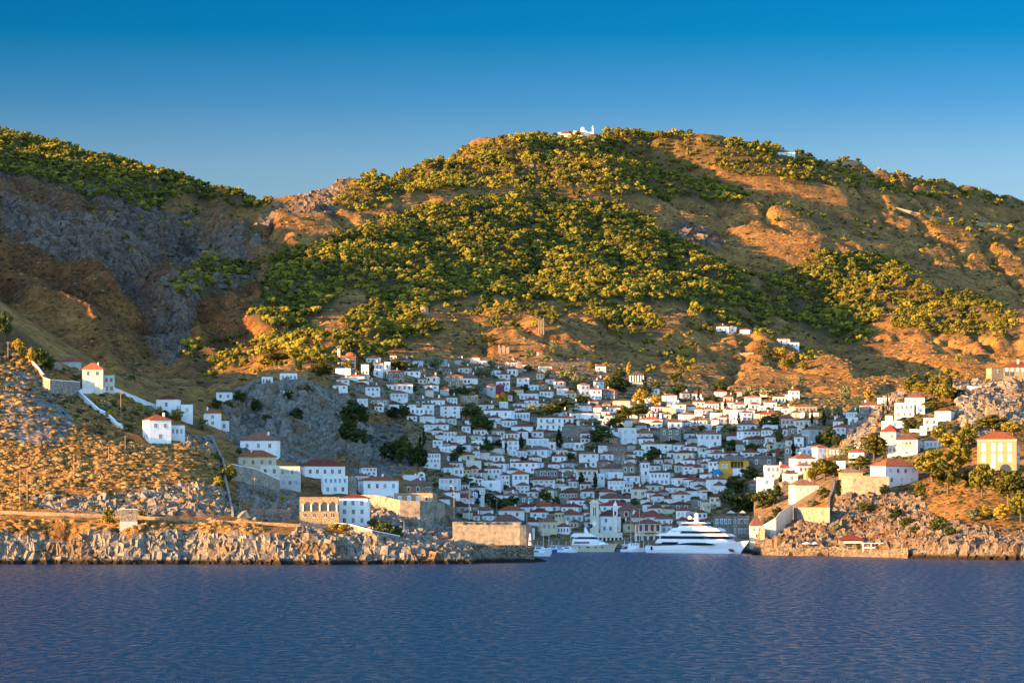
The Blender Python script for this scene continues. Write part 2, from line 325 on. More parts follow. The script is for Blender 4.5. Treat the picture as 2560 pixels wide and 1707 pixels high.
def seg_dist(X, Y, pts):
    d = np.full(X.shape, 1e9)
    for (x1, y1), (x2, y2) in zip(pts[:-1], pts[1:]):
        dx, dy = x2 - x1, y2 - y1; L = dx*dx + dy*dy + 1e-9
        t = np.clip(((X - x1) * dx + (Y - y1) * dy) / L, 0, 1)
        d = np.minimum(d, np.hypot(X - x1 - t*dx, Y - y1 - t*dy))
    return d
def pd(px, D): return ((px - 1280) / F * D, D)
# the coast in plan (column, distance): out along the headland, round the harbour, on along the right shore
COAST = [pd(-3600, 1190), pd(-1500, 1215), pd(-500, 1225), pd(-150, 1236), pd(0, 1238), pd(160, 1241), pd(330, 1238), pd(470, 1243), pd(600, 1236), pd(700, 1233), pd(820, 1233), pd(900, 1238), pd(1050, 1241), pd(1170, 1247), pd(1205, 1268),
         pd(1290, 1276), pd(1338, 1279), pd(1357, 1288), pd(1340, 1310), pd(1300, 1345), pd(1200, 1370), pd(1150, 1400), pd(1135, 1480), pd(1190, 1545), pd(1300, 1560), pd(1500, 1562), pd(1700, 1556), pd(1850, 1530), pd(1885, 1480),
         pd(1900, 1452), pd(2000, 1428), pd(2100, 1418), pd(2200, 1398), pd(2300, 1362), pd(2400, 1340), pd(2560, 1325), pd(2800, 1315), pd(3600, 1290)]
SEA = COAST + [(2500, 500), (-3000, 500)]
cols = np.r_[np.arange(-3600, -270, 45), np.arange(-270, 2830, 2.6), np.arange(2835, 3700, 60)]
rows = np.r_[np.arange(1205, 1560, 1.6), np.arange(1560, 2050, 3.0), np.arange(2050, 2900, 5.5), np.arange(2900, 5020, 10.0)]
PX, DD = np.meshgrid(cols, rows)
XX = (PX - 1280) / F * DD; YY = DD
ZZ = rbf(XX, YY)
PY = Y0 - (ZZ - H) * F / DD
ROCKS = {
 'mount': [(0,415),(150,455),(300,470),(430,520),(560,500),(640,520),(640,600),(560,640),(500,660),(450,700),(445,780),(430,860),(400,900),(380,860),(340,800),(300,740),(200,690),(60,660),(0,610)],
 'gorge_r': [(400,880),(430,760),(500,690),(600,650),(660,640),(560,720),(500,760),(470,860),(430,930)],
 'spur': [(500,640),(560,590),(700,520),(800,460),(870,450),(860,500),(760,530),(640,590),(520,650)],
 'cliff': [(590,960),(660,945),(760,945),(860,975),(880,1030),(850,1080),(860,1130),(800,1160),(700,1150),(620,1150),(560,1080),(560,990)],
 'right_cliff': [(1890,1310),(1960,1295),(2070,1300),(2110,1235),(2290,1225),(2320,1290),(2560,1330),(2560,1400),(1890,1400)],
 'right_rock': [(2380,960),(2480,940),(2560,935),(2560,1070),(2440,1100),(2400,1060)],
 'grey_slope': [(2110,1090),(2160,1010),(2240,985),(2270,1000),(2200,1060),(2190,1130),(2100,1140)],
 'outcrop_a': [(1680,540),(1760,560),(1810,610),(1790,625),(1700,590)],
 'outcrop_b': [(80,1240),(200,1245),(300,1225),(420,1200),(560,1210),(600,1290),(90,1275)],
 'outcrop_c': [(860,1235),(960,1230),(1100,1260),(1140,1320),(1140,1360),(960,1330),(880,1300)],
 'outcrop_d': [(0,900),(120,960),(190,1060),(140,1120),(0,1100)],
 'mid_rock': [(860,1060),(1000,1045),(1060,1100),(1070,1165),(960,1185),(870,1175)],
 'low_rock': [(600,1205),(680,1215),(760,1245),(745,1300),(640,1305),(588,1295)],
 'outcrop_e': [(440,1085),(540,1090),(545,1130),(460,1120)],
}
# cliff edge at the sea, quay in the harbour
inside = inpoly(XX, YY, SEA); sdist = seg_dist(XX, YY, COAST + []) * np.where(inside, -1, 1)
quay = (PX > 1140) & (PX < 1885) & (DD > 1395)
jag = np.where(quay, 0, 2.6 * fbm(XX / 7, YY / 7, 3, 44) + 1.6 * fbm(XX / 3.5, YY / 3.5, 2, 45))
s2 = sdist + jag
cap = np.where(quay, np.where(sdist > 0, 1.8 + np.maximum(sdist - 14, 0) * .35, -3), np.where(PX > 1880, .6 + s2 * np.where(s2 > 0, 2.3, .7), .6 + s2 * np.where(s2 > 0, 1.25, .7)))
ZZ = np.minimum(ZZ, cap); ZZ = np.where(sdist > 3, np.maximum(ZZ, 1.2), ZZ)
rock = np.zeros(PX.shape)
for k, p in ROCKS.items():
    w = {'mid_rock': .7, 'low_rock': .7, 'outcrop_d': .55, 'outcrop_b': .75, 'spur': .8, 'mount': .8, 'grey_slope': .7}.get(k, 1.0)
    rock = np.maximum(rock, inpoly(PX + 14 * fbm(XX / 20, ZZ / 14, 3, 5), PY + 14 * fbm(XX / 20, ZZ / 14, 3, 9), p) * w)
mt_ = inpoly(PX, PY, ROCKS['mount']) | inpoly(PX, PY, ROCKS['gorge_r']); rock = np.where(mt_, rock * np.clip(.66 + .9 * fbm(XX / 60, ZZ / 45, 4, 77), .2, 1), rock)
rock = np.maximum(rock, ((ZZ < 10 + 3 * fbm(XX / 12, YY / 12, 3, 3)) & (DD < 1450) & ((PX < 1380) | (PX > 1880))) * 1.0)
town = inpoly(PX, PY, [(820,930),(1050,890),(1450,890),(1650,940),(2050,990),(2330,980),(2400,1060),(2330,1150),(2240,1220),(2060,1240),(1890,1350),(1290,1345),(1100,1300),(1060,1180),(1000,1050),(860,1000)]) | ((PX > 1130) & (PX < 1890) & (DD > 1500) & (DD < 1700))
town = town.astype(float)
# soften both masks a little
def soft(a, n=2):
    for _ in range(n):
        a = (a + np.roll(a, 1, 0) + np.roll(a, -1, 0) + np.roll(a, 1, 1) + np.roll(a, -1, 1)) / 5
    return a
rock = soft(rock, 2); town = soft(town, 3)
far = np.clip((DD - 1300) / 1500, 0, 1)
amp = (1.0 + 3.6 * far) * (1 - .8 * town)
ZZ = ZZ + amp * fbm(XX / (26 + 70 * far), YY / (26 + 70 * far), 5, 2) * np.clip((ZZ + 2) / 12, 0, 1) + (.25 + 1.1 * far) * (1 - town) * fbm(XX / (8 + 8 * far), YY / (8 + 8 * far), 3, 66) * np.clip((ZZ - 1) / 12, 0, 1)
# gullies that run downhill on the open slopes
g = 1 - np.abs(fbm(XX / 55, YY / 150, 4, 31)); ZZ = ZZ - 9.0 * far * (1 - town) * np.clip((g - .72) / .28, 0, 1) ** 1.5
# ribs and gullies of the left mountain
mreg = np.clip((760 - PX) / 160, 0, 1) * np.clip((DD - 2050) / 200, 0, 1) * np.clip((3150 - DD) / 250, 0, 1)
rb = 1 - np.abs(fbm((XX * .9 + YY * .35) / 62, (YY - XX * .5) / 190, 4, 53)); ZZ = ZZ + mreg * 26 * (np.clip((rb - .55) / .45, 0, 1) ** 1.3 - .35)
# crags
c1, c2 = cells(XX / 6.5 + .3 * fbm(XX / 5, YY / 5, 2, 3), YY / 5.0, 7)
c3, c4 = cells(XX / (2.6 + 9 * far), YY / (2.2 + 8 * far), 11)
ZZ = ZZ + rock * ((1 + 1.2 * far) * (1.9 * (c2 - c1) - .6) + (1 + 1.6 * far) * (.9 * (c4 - c3) - .2)) * np.clip((ZZ + 1) / 6, .15, 1)
ZZ = np.minimum(ZZ, cap); ZZ = np.where(sdist > 3, np.maximum(ZZ, 1.2), ZZ)
PY = Y0 - (ZZ - H) * F / DD
nr, nc = ZZ.shape
ridx = np.arange(nr * nc).reshape(nr, nc)
quads = np.stack([ridx[:-1, :-1], ridx[:-1, 1:], ridx[1:, 1:], ridx[1:, :-1]], -1).reshape(-1, 4)
keep = (ZZ[:-1, :-1] > -2.5) | (ZZ[1:, 1:] > -2.5); quads = quads[keep.ravel()]
def big_mesh(name, V, Q, mat, attrs=None, smooth=True, tri=False):
    k = Q.shape[1]
    m = bpy.data.meshes.new(name); m.vertices.add(len(V)); m.vertices.foreach_set('co', np.ascontiguousarray(V, np.float32).ravel())
    m.loops.add(Q.size); m.loops.foreach_set('vertex_index', np.ascontiguousarray(Q, np.int32).ravel())
    m.polygons.add(len(Q)); m.polygons.foreach_set('loop_start', np.arange(0, Q.size, k, dtype=np.int32))
    m.update(calc_edges=True)
    m.polygons.foreach_set('use_smooth', np.full(len(Q), smooth))
    for n_, a in (attrs or {}).items():
        at = m.attributes.new(n_, 'FLOAT', 'POINT'); at.data.foreach_set('value', np.ascontiguousarray(a, np.float32).ravel())
    m.materials.append(mat); m.validate(); return m
cmin, cmax = cols[0], cols[-1]
def col_at(px):
    k = np.clip(np.searchsorted(cols, px) - 1, 0, nc - 2); t = (px - cols[k]) / (cols[k+1] - cols[k]); return k, t
def hit(px, py, dmin=0):
    """first point of the land on the line of sight through a photo pixel"""
    k, t = col_at(px); yy = PY[:, k] * (1 - t) + PY[:, k+1] * t
    ok = np.nonzero((yy <= py) & (rows > dmin) & (np.arange(nr) > 0))[0]
    if len(ok) == 0:
        b = int(np.argmin(np.where(rows > dmin, yy, 9999))); D = rows[b]
        return ((px - 1280) / F * D, D, H + (Y0 - yy[b]) * D / F)
    i = ok[0]; a, b = yy[i-1], yy[i]; q = 0 if a <= py else (a - py) / (a - b + 1e-9)
    D = rows[i-1] + q * (rows[i] - rows[i-1])
    return ((px - 1280) / F * D, D, H + (Y0 - py) * D / F)
def zat(X, Y):
    X = np.asarray(X, float); Y = np.asarray(Y, float); px = 1280 + X / Y * F
    k = np.clip(np.searchsorted(cols, px) - 1, 0, nc - 2); t = np.clip((px - cols[k]) / (cols[k+1] - cols[k]), 0, 1)
    j = np.clip(np.searchsorted(rows, Y) - 1, 0, nr - 2); s = np.clip((Y - rows[j]) / (rows[j+1] - rows[j]), 0, 1)
    return (ZZ[j, k] * (1-t) + ZZ[j, k+1] * t) * (1-s) + (ZZ[j+1, k] * (1-t) + ZZ[j+1, k+1] * t) * s
# forests, as outlines in the photo
sc_ = 1.0884
FOR = [([(790,430),(860,405),(1000,375),(1090,335),(1200,318),(1300,300),(1400,290),(1560,310),(1700,330),(1850,350),(1930,415),(1850,420),(1640,390),(1570,400),(1710,440),(1700,472),(1500,462),(1350,445),(1200,448),(1130,438),(1000,440),(900,462),(820,490),(790,480)], .72),
 ([(615,600),(700,565),(850,515),(950,482),(1080,462),(1200,450),(1400,462),(1480,500),(1560,550),(1640,590),(1720,640),(1770,700),(1700,705),(1600,700),(1500,700),(1420,692),(1300,692),(1200,690),(1100,680),(1000,700),(960,740),(900,790),(820,800),(760,800),(780,760),(830,700),(850,680),(790,650),(765,700),(700,752),(600,752),(575,725),(605,670)], 1.0),
 ([(1290,700),(1420,700),(1500,720),(1530,765),(1460,790),(1380,745)], .75), ([(1550,700),(1770,705),(1790,745),(1700,765),(1640,740)], .55),
 ([(1740,640),(1850,598),(2000,645),(2035,700),(1995,765),(1960,800),(1880,775),(1790,725)], .9),
 ([(1860,590),(1980,575),(2080,620),(2150,665),(2250,695),(2340,735),(2345,775),(2200,770),(2060,752),(2040,700),(2000,660)], .85),
 ([(1880,340),(2352,440),(2352,480),(2200,468),(1900,425)], .3), ([(1700,440),(1950,500),(2150,560),(1950,560),(1750,500)], .06), ([(2000,480),(2352,520),(2352,650),(2150,600)], .07),
 ([(-200,270),(0,300),(100,325),(250,360),(400,400),(500,425),(640,445),(610,485),(500,468),(420,445),(350,490),(250,462),(150,428),(0,392),(-200,380)], 1.0),
 ([(400,645),(480,600),(600,610),(560,640),(480,670),(410,702)], .95), ([(575,790),(700,755),(765,780),(690,822),(600,820)], .8),
 ([(665,822),(760,798),(880,785),(1010,738),(1025,762),(890,805),(850,832),(680,842)], .9), ([(1020,700),(1300,705),(1280,760),(1040,745)], .22), ([(1640,740),(1830,760),(1900,850),(1700,800)], .12),
 ([(0,720),(90,790),(130,850),(60,860),(0,840)], .55), ([(480,470),(520,690),(400,640),(250,560),(100,470)], .05), ([(430,780),(700,760),(640,860),(420,900)], .10), ([(1380,720),(1640,760),(1560,900),(1400,800)], .12), ([(2030,860),(2300,960),(2330,900),(2100,800)], .03)]
FOR = [([(x * sc_, y * sc_) for x, y in p], d) for p, d in FOR]
def forest_density(px, py):
    r = np.zeros(px.shape)
    for p, d in FOR: r = np.maximum(r, inpoly(px, py, p) * d)
    return r
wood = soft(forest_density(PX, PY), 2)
# the land's material
m, nt, b = new_mat('hillside_ground', .95, .1)
at_r = node(nt, "ShaderNodeAttribute", attribute_name='rock'); at_t = node(nt, "ShaderNodeAttribute", attribute_name='town'); at_w = node(nt, "ShaderNodeAttribute", attribute_name='wood')
at_d = node(nt, "ShaderNodeAttribute", attribute_name='far'); at_s = node(nt, "ShaderNodeAttribute", attribute_name='shore')
geo = node(nt, "ShaderNodeNewGeometry")
n1 = node(nt, "ShaderNodeTexNoise", Scale=.035, Detail=9.0, Roughness=.68); nt.links.new(geo.outputs['Position'], n1.inputs['Vector'])
n2 = node(nt, "ShaderNodeTexNoise", Scale=.35, Detail=6.0, Roughness=.7); nt.links.new(geo.outputs['Position'], n2.inputs['Vector'])
n3 = node(nt, "ShaderNodeTexVoronoi", Scale=.22); n3.feature = 'DISTANCE_TO_EDGE'; 
mp = node(nt, "ShaderNodeMapping"); mp.inputs['Scale'].default_value = (1.0, 1.0, .45)
wv = node(nt, "ShaderNodeVectorMath", operation='MULTIPLY_ADD'); wv.inputs[1].default_value = (7, 7, 7); nt.links.new(n1.outputs['Color'], wv.inputs[0]); nt.links.new(geo.outputs['Position'], wv.inputs[2])
nt.links.new(wv.outputs[0], mp.inputs[0]); nt.links.new(mp.outputs[0], n3.inputs['Vector'])
dry = ramp(nt, n1.outputs[0], [(.30, (.09, .045, .018)), (.45, (.23, .112, .034)), (.6, (.37, .19, .050)), (.75, (.44, .26, .085))])
tuft = ramp(nt, n2.outputs[0], [(.38, (.30, .30, .24)), (.5, (.95, .95, .95)), (.64, (1.35, 1.28, 1.15))])
soil = mixc(nt, .9, dry.outputs[0], tuft.outputs[0], 'MULTIPLY')
soil = mixc(nt, at_s.outputs['Fac'], soil, mixc(nt, 1.0, soil, (.55, .46, .52), 'MULTIPLY'))  # soil of the left mountain multiplied to a darker tone
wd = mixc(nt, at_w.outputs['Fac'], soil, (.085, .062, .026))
rk = ramp(nt, n3.outputs['Distance'], [(.0, (.07, .06, .05)), (.05, (.20, .175, .15)), (.35, (.30, .27, .23))])
rk2 = ramp(nt, n1.outputs[0], [(.32, (.62, .50, .40)), (.5, (1, 1, 1)), (.7, (1.05, 1.03, 1.0))])
rk3 = ramp(nt, n2.outputs[0], [(.3, (.62, .6, .58)), (.6, (1.05, 1.05, 1.05))])
rkc = mixc(nt, 1.0, mixc(nt, 1.0, rk.outputs[0], rk2.outputs[0], 'MULTIPLY'), rk3.outputs[0], 'MULTIPLY')
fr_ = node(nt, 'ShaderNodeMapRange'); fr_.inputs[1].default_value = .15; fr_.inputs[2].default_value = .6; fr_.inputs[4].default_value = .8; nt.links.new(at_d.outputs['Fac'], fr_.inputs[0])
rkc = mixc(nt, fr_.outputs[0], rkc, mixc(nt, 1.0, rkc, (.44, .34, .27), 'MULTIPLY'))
# bare stone breaking through everywhere, more where the slope is steep
ma = node(nt, "ShaderNodeMath", operation='MULTIPLY_ADD'); ma.inputs[1].default_value = .9; nt.links.new(n2.outputs[0], ma.inputs[0]); nt.links.new(at_r.outputs['Fac'], ma.inputs[2])
mr = node(nt, "ShaderNodeMapRange"); mr.inputs[1].default_value = .60; mr.inputs[2].default_value = .95; nt.links.new(ma.outputs[0], mr.inputs[0])
base = mixc(nt, mr.outputs[0], wd, rkc)
tn = ramp(nt, n2.outputs[0], [(.35, (.08, .055, .025)), (.5, (.20, .13, .065)), (.68, (.33, .25, .16))])
base = mixc(nt, at_t.outputs['Fac'], base, tn.outputs[0])
# wet, weed-dark band at the waterline
sz = node(nt, "ShaderNodeSeparateXYZ"); nt.links.new(geo.outputs['Position'], sz.inputs[0])
za = node(nt, "ShaderNodeMath", operation='MULTIPLY_ADD'); za.inputs[1].default_value = -2.6; nt.links.new(n2.outputs[0], za.inputs[0]); nt.links.new(sz.outputs['Z'], za.inputs[2])
zr = node(nt, "ShaderNodeMapRange"); zr.inputs[1].default_value = -.3; zr.inputs[2].default_value = .6; nt.links.new(za.outputs[0], zr.inputs[0])
base = mixc(nt, zr.outputs[0], (.022, .017, .012), base)
nt.links.new(base, b.inputs['Base Color'])
bs = node(nt, "ShaderNodeMath", operation='MULTIPLY_ADD'); nt.links.new(n3.outputs['Distance'], bs.inputs[0]); nt.links.new(at_r.outputs['Fac'], bs.inputs[1]); nt.links.new(n2.outputs[0], bs.inputs[2])
bp = node(nt, "ShaderNodeBump", Strength=.9, Distance=2.2); nt.links.new(bs.outputs[0], bp.inputs['Height']); nt.links.new(bp.outputs[0], b.inputs['Normal'])
M['land'] = m
V = np.stack([XX, YY, ZZ], -1).reshape(-1, 3)
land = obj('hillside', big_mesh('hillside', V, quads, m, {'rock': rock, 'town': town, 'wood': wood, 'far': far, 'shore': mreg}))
tag(land, 'steep dry island hillside of rock and brown grass rising from the sea', 'hillside', kind='structure')
# sea
m, nt, b = new_mat('sea_water', .16, .26)
geo = node(nt, "ShaderNodeNewGeometry"); mp = node(nt, "ShaderNodeMapping"); mp.inputs['Scale'].default_value = (.8, .28, 1); nt.links.new(geo.outputs['Position'], mp.inputs[0])
w1 = node(nt, "ShaderNodeTexNoise", Scale=1.0, Detail=6.0, Roughness=.68); nt.links.new(mp.outputs[0], w1.inputs['Vector'])
mp2 = node(nt, "ShaderNodeMapping"); mp2.inputs['Scale'].default_value = (.006, .004, 1); nt.links.new(geo.outputs['Position'], mp2.inputs[0])
w2 = node(nt, "ShaderNodeTexNoise", Scale=1.0, Detail=4.0); nt.links.new(mp2.outputs[0], w2.inputs['Vector'])
ws = node(nt, "ShaderNodeMapRange"); ws.inputs[1].default_value = .35; ws.inputs[2].default_value = .65; ws.inputs[3].default_value = .6; ws.inputs[4].default_value = 1.0; nt.links.new(w2.outputs[0], ws.inputs[0])
bp = node(nt, "ShaderNodeBump", Distance=1.0); nt.links.new(ws.outputs[0], bp.inputs['Strength']); nt.links.new(w1.outputs[0], bp.inputs['Height']); nt.links.new(bp.outputs[0], b.inputs['Normal'])
mp3 = node(nt, "ShaderNodeMapping"); mp3.inputs['Scale'].default_value = (.55, .16, 1); nt.links.new(geo.outputs['Position'], mp3.inputs[0])
w3 = node(nt, "ShaderNodeTexNoise", Scale=1.0, Detail=7.0, Roughness=.75); nt.links.new(mp3.outputs[0], w3.inputs['Vector'])
rr_ = node(nt, "ShaderNodeMapRange"); rr_.inputs[1].default_value = .38; rr_.inputs[2].default_value = .62; rr_.inputs[3].default_value = .14; rr_.inputs[4].default_value = .40; nt.links.new(w3.outputs[0], rr_.inputs[0]); nt.links.new(rr_.outputs[0], b.inputs['Roughness'])
pm_ = node(nt, "ShaderNodeMapRange"); pm_.inputs[1].default_value = .38; pm_.inputs[2].default_value = .62; pm_.inputs[3].default_value = .45; pm_.inputs[4].default_value = 1.0; nt.links.new(w2.outputs[0], pm_.inputs[0])
rm_ = node(nt, "ShaderNodeMath", operation='MULTIPLY'); nt.links.new(rr_.outputs[0], rm_.inputs[0]); nt.links.new(pm_.outputs[0], rm_.inputs[1]); 
b.inputs['Base Color'].default_value = (.0005, .028, .068, 1); b.inputs['IOR'].default_value = 1.333
M['sea'] = m
sea = obj('sea', mesh('sea', [(-9000, -1500, 0), (9000, -1500, 0), (9000, 9000, 0), (-9000, 9000, 0)], [(0, 1, 2, 3)], m)); tag(sea, 'deep blue sea with fine ripples', 'sea', kind='structure')
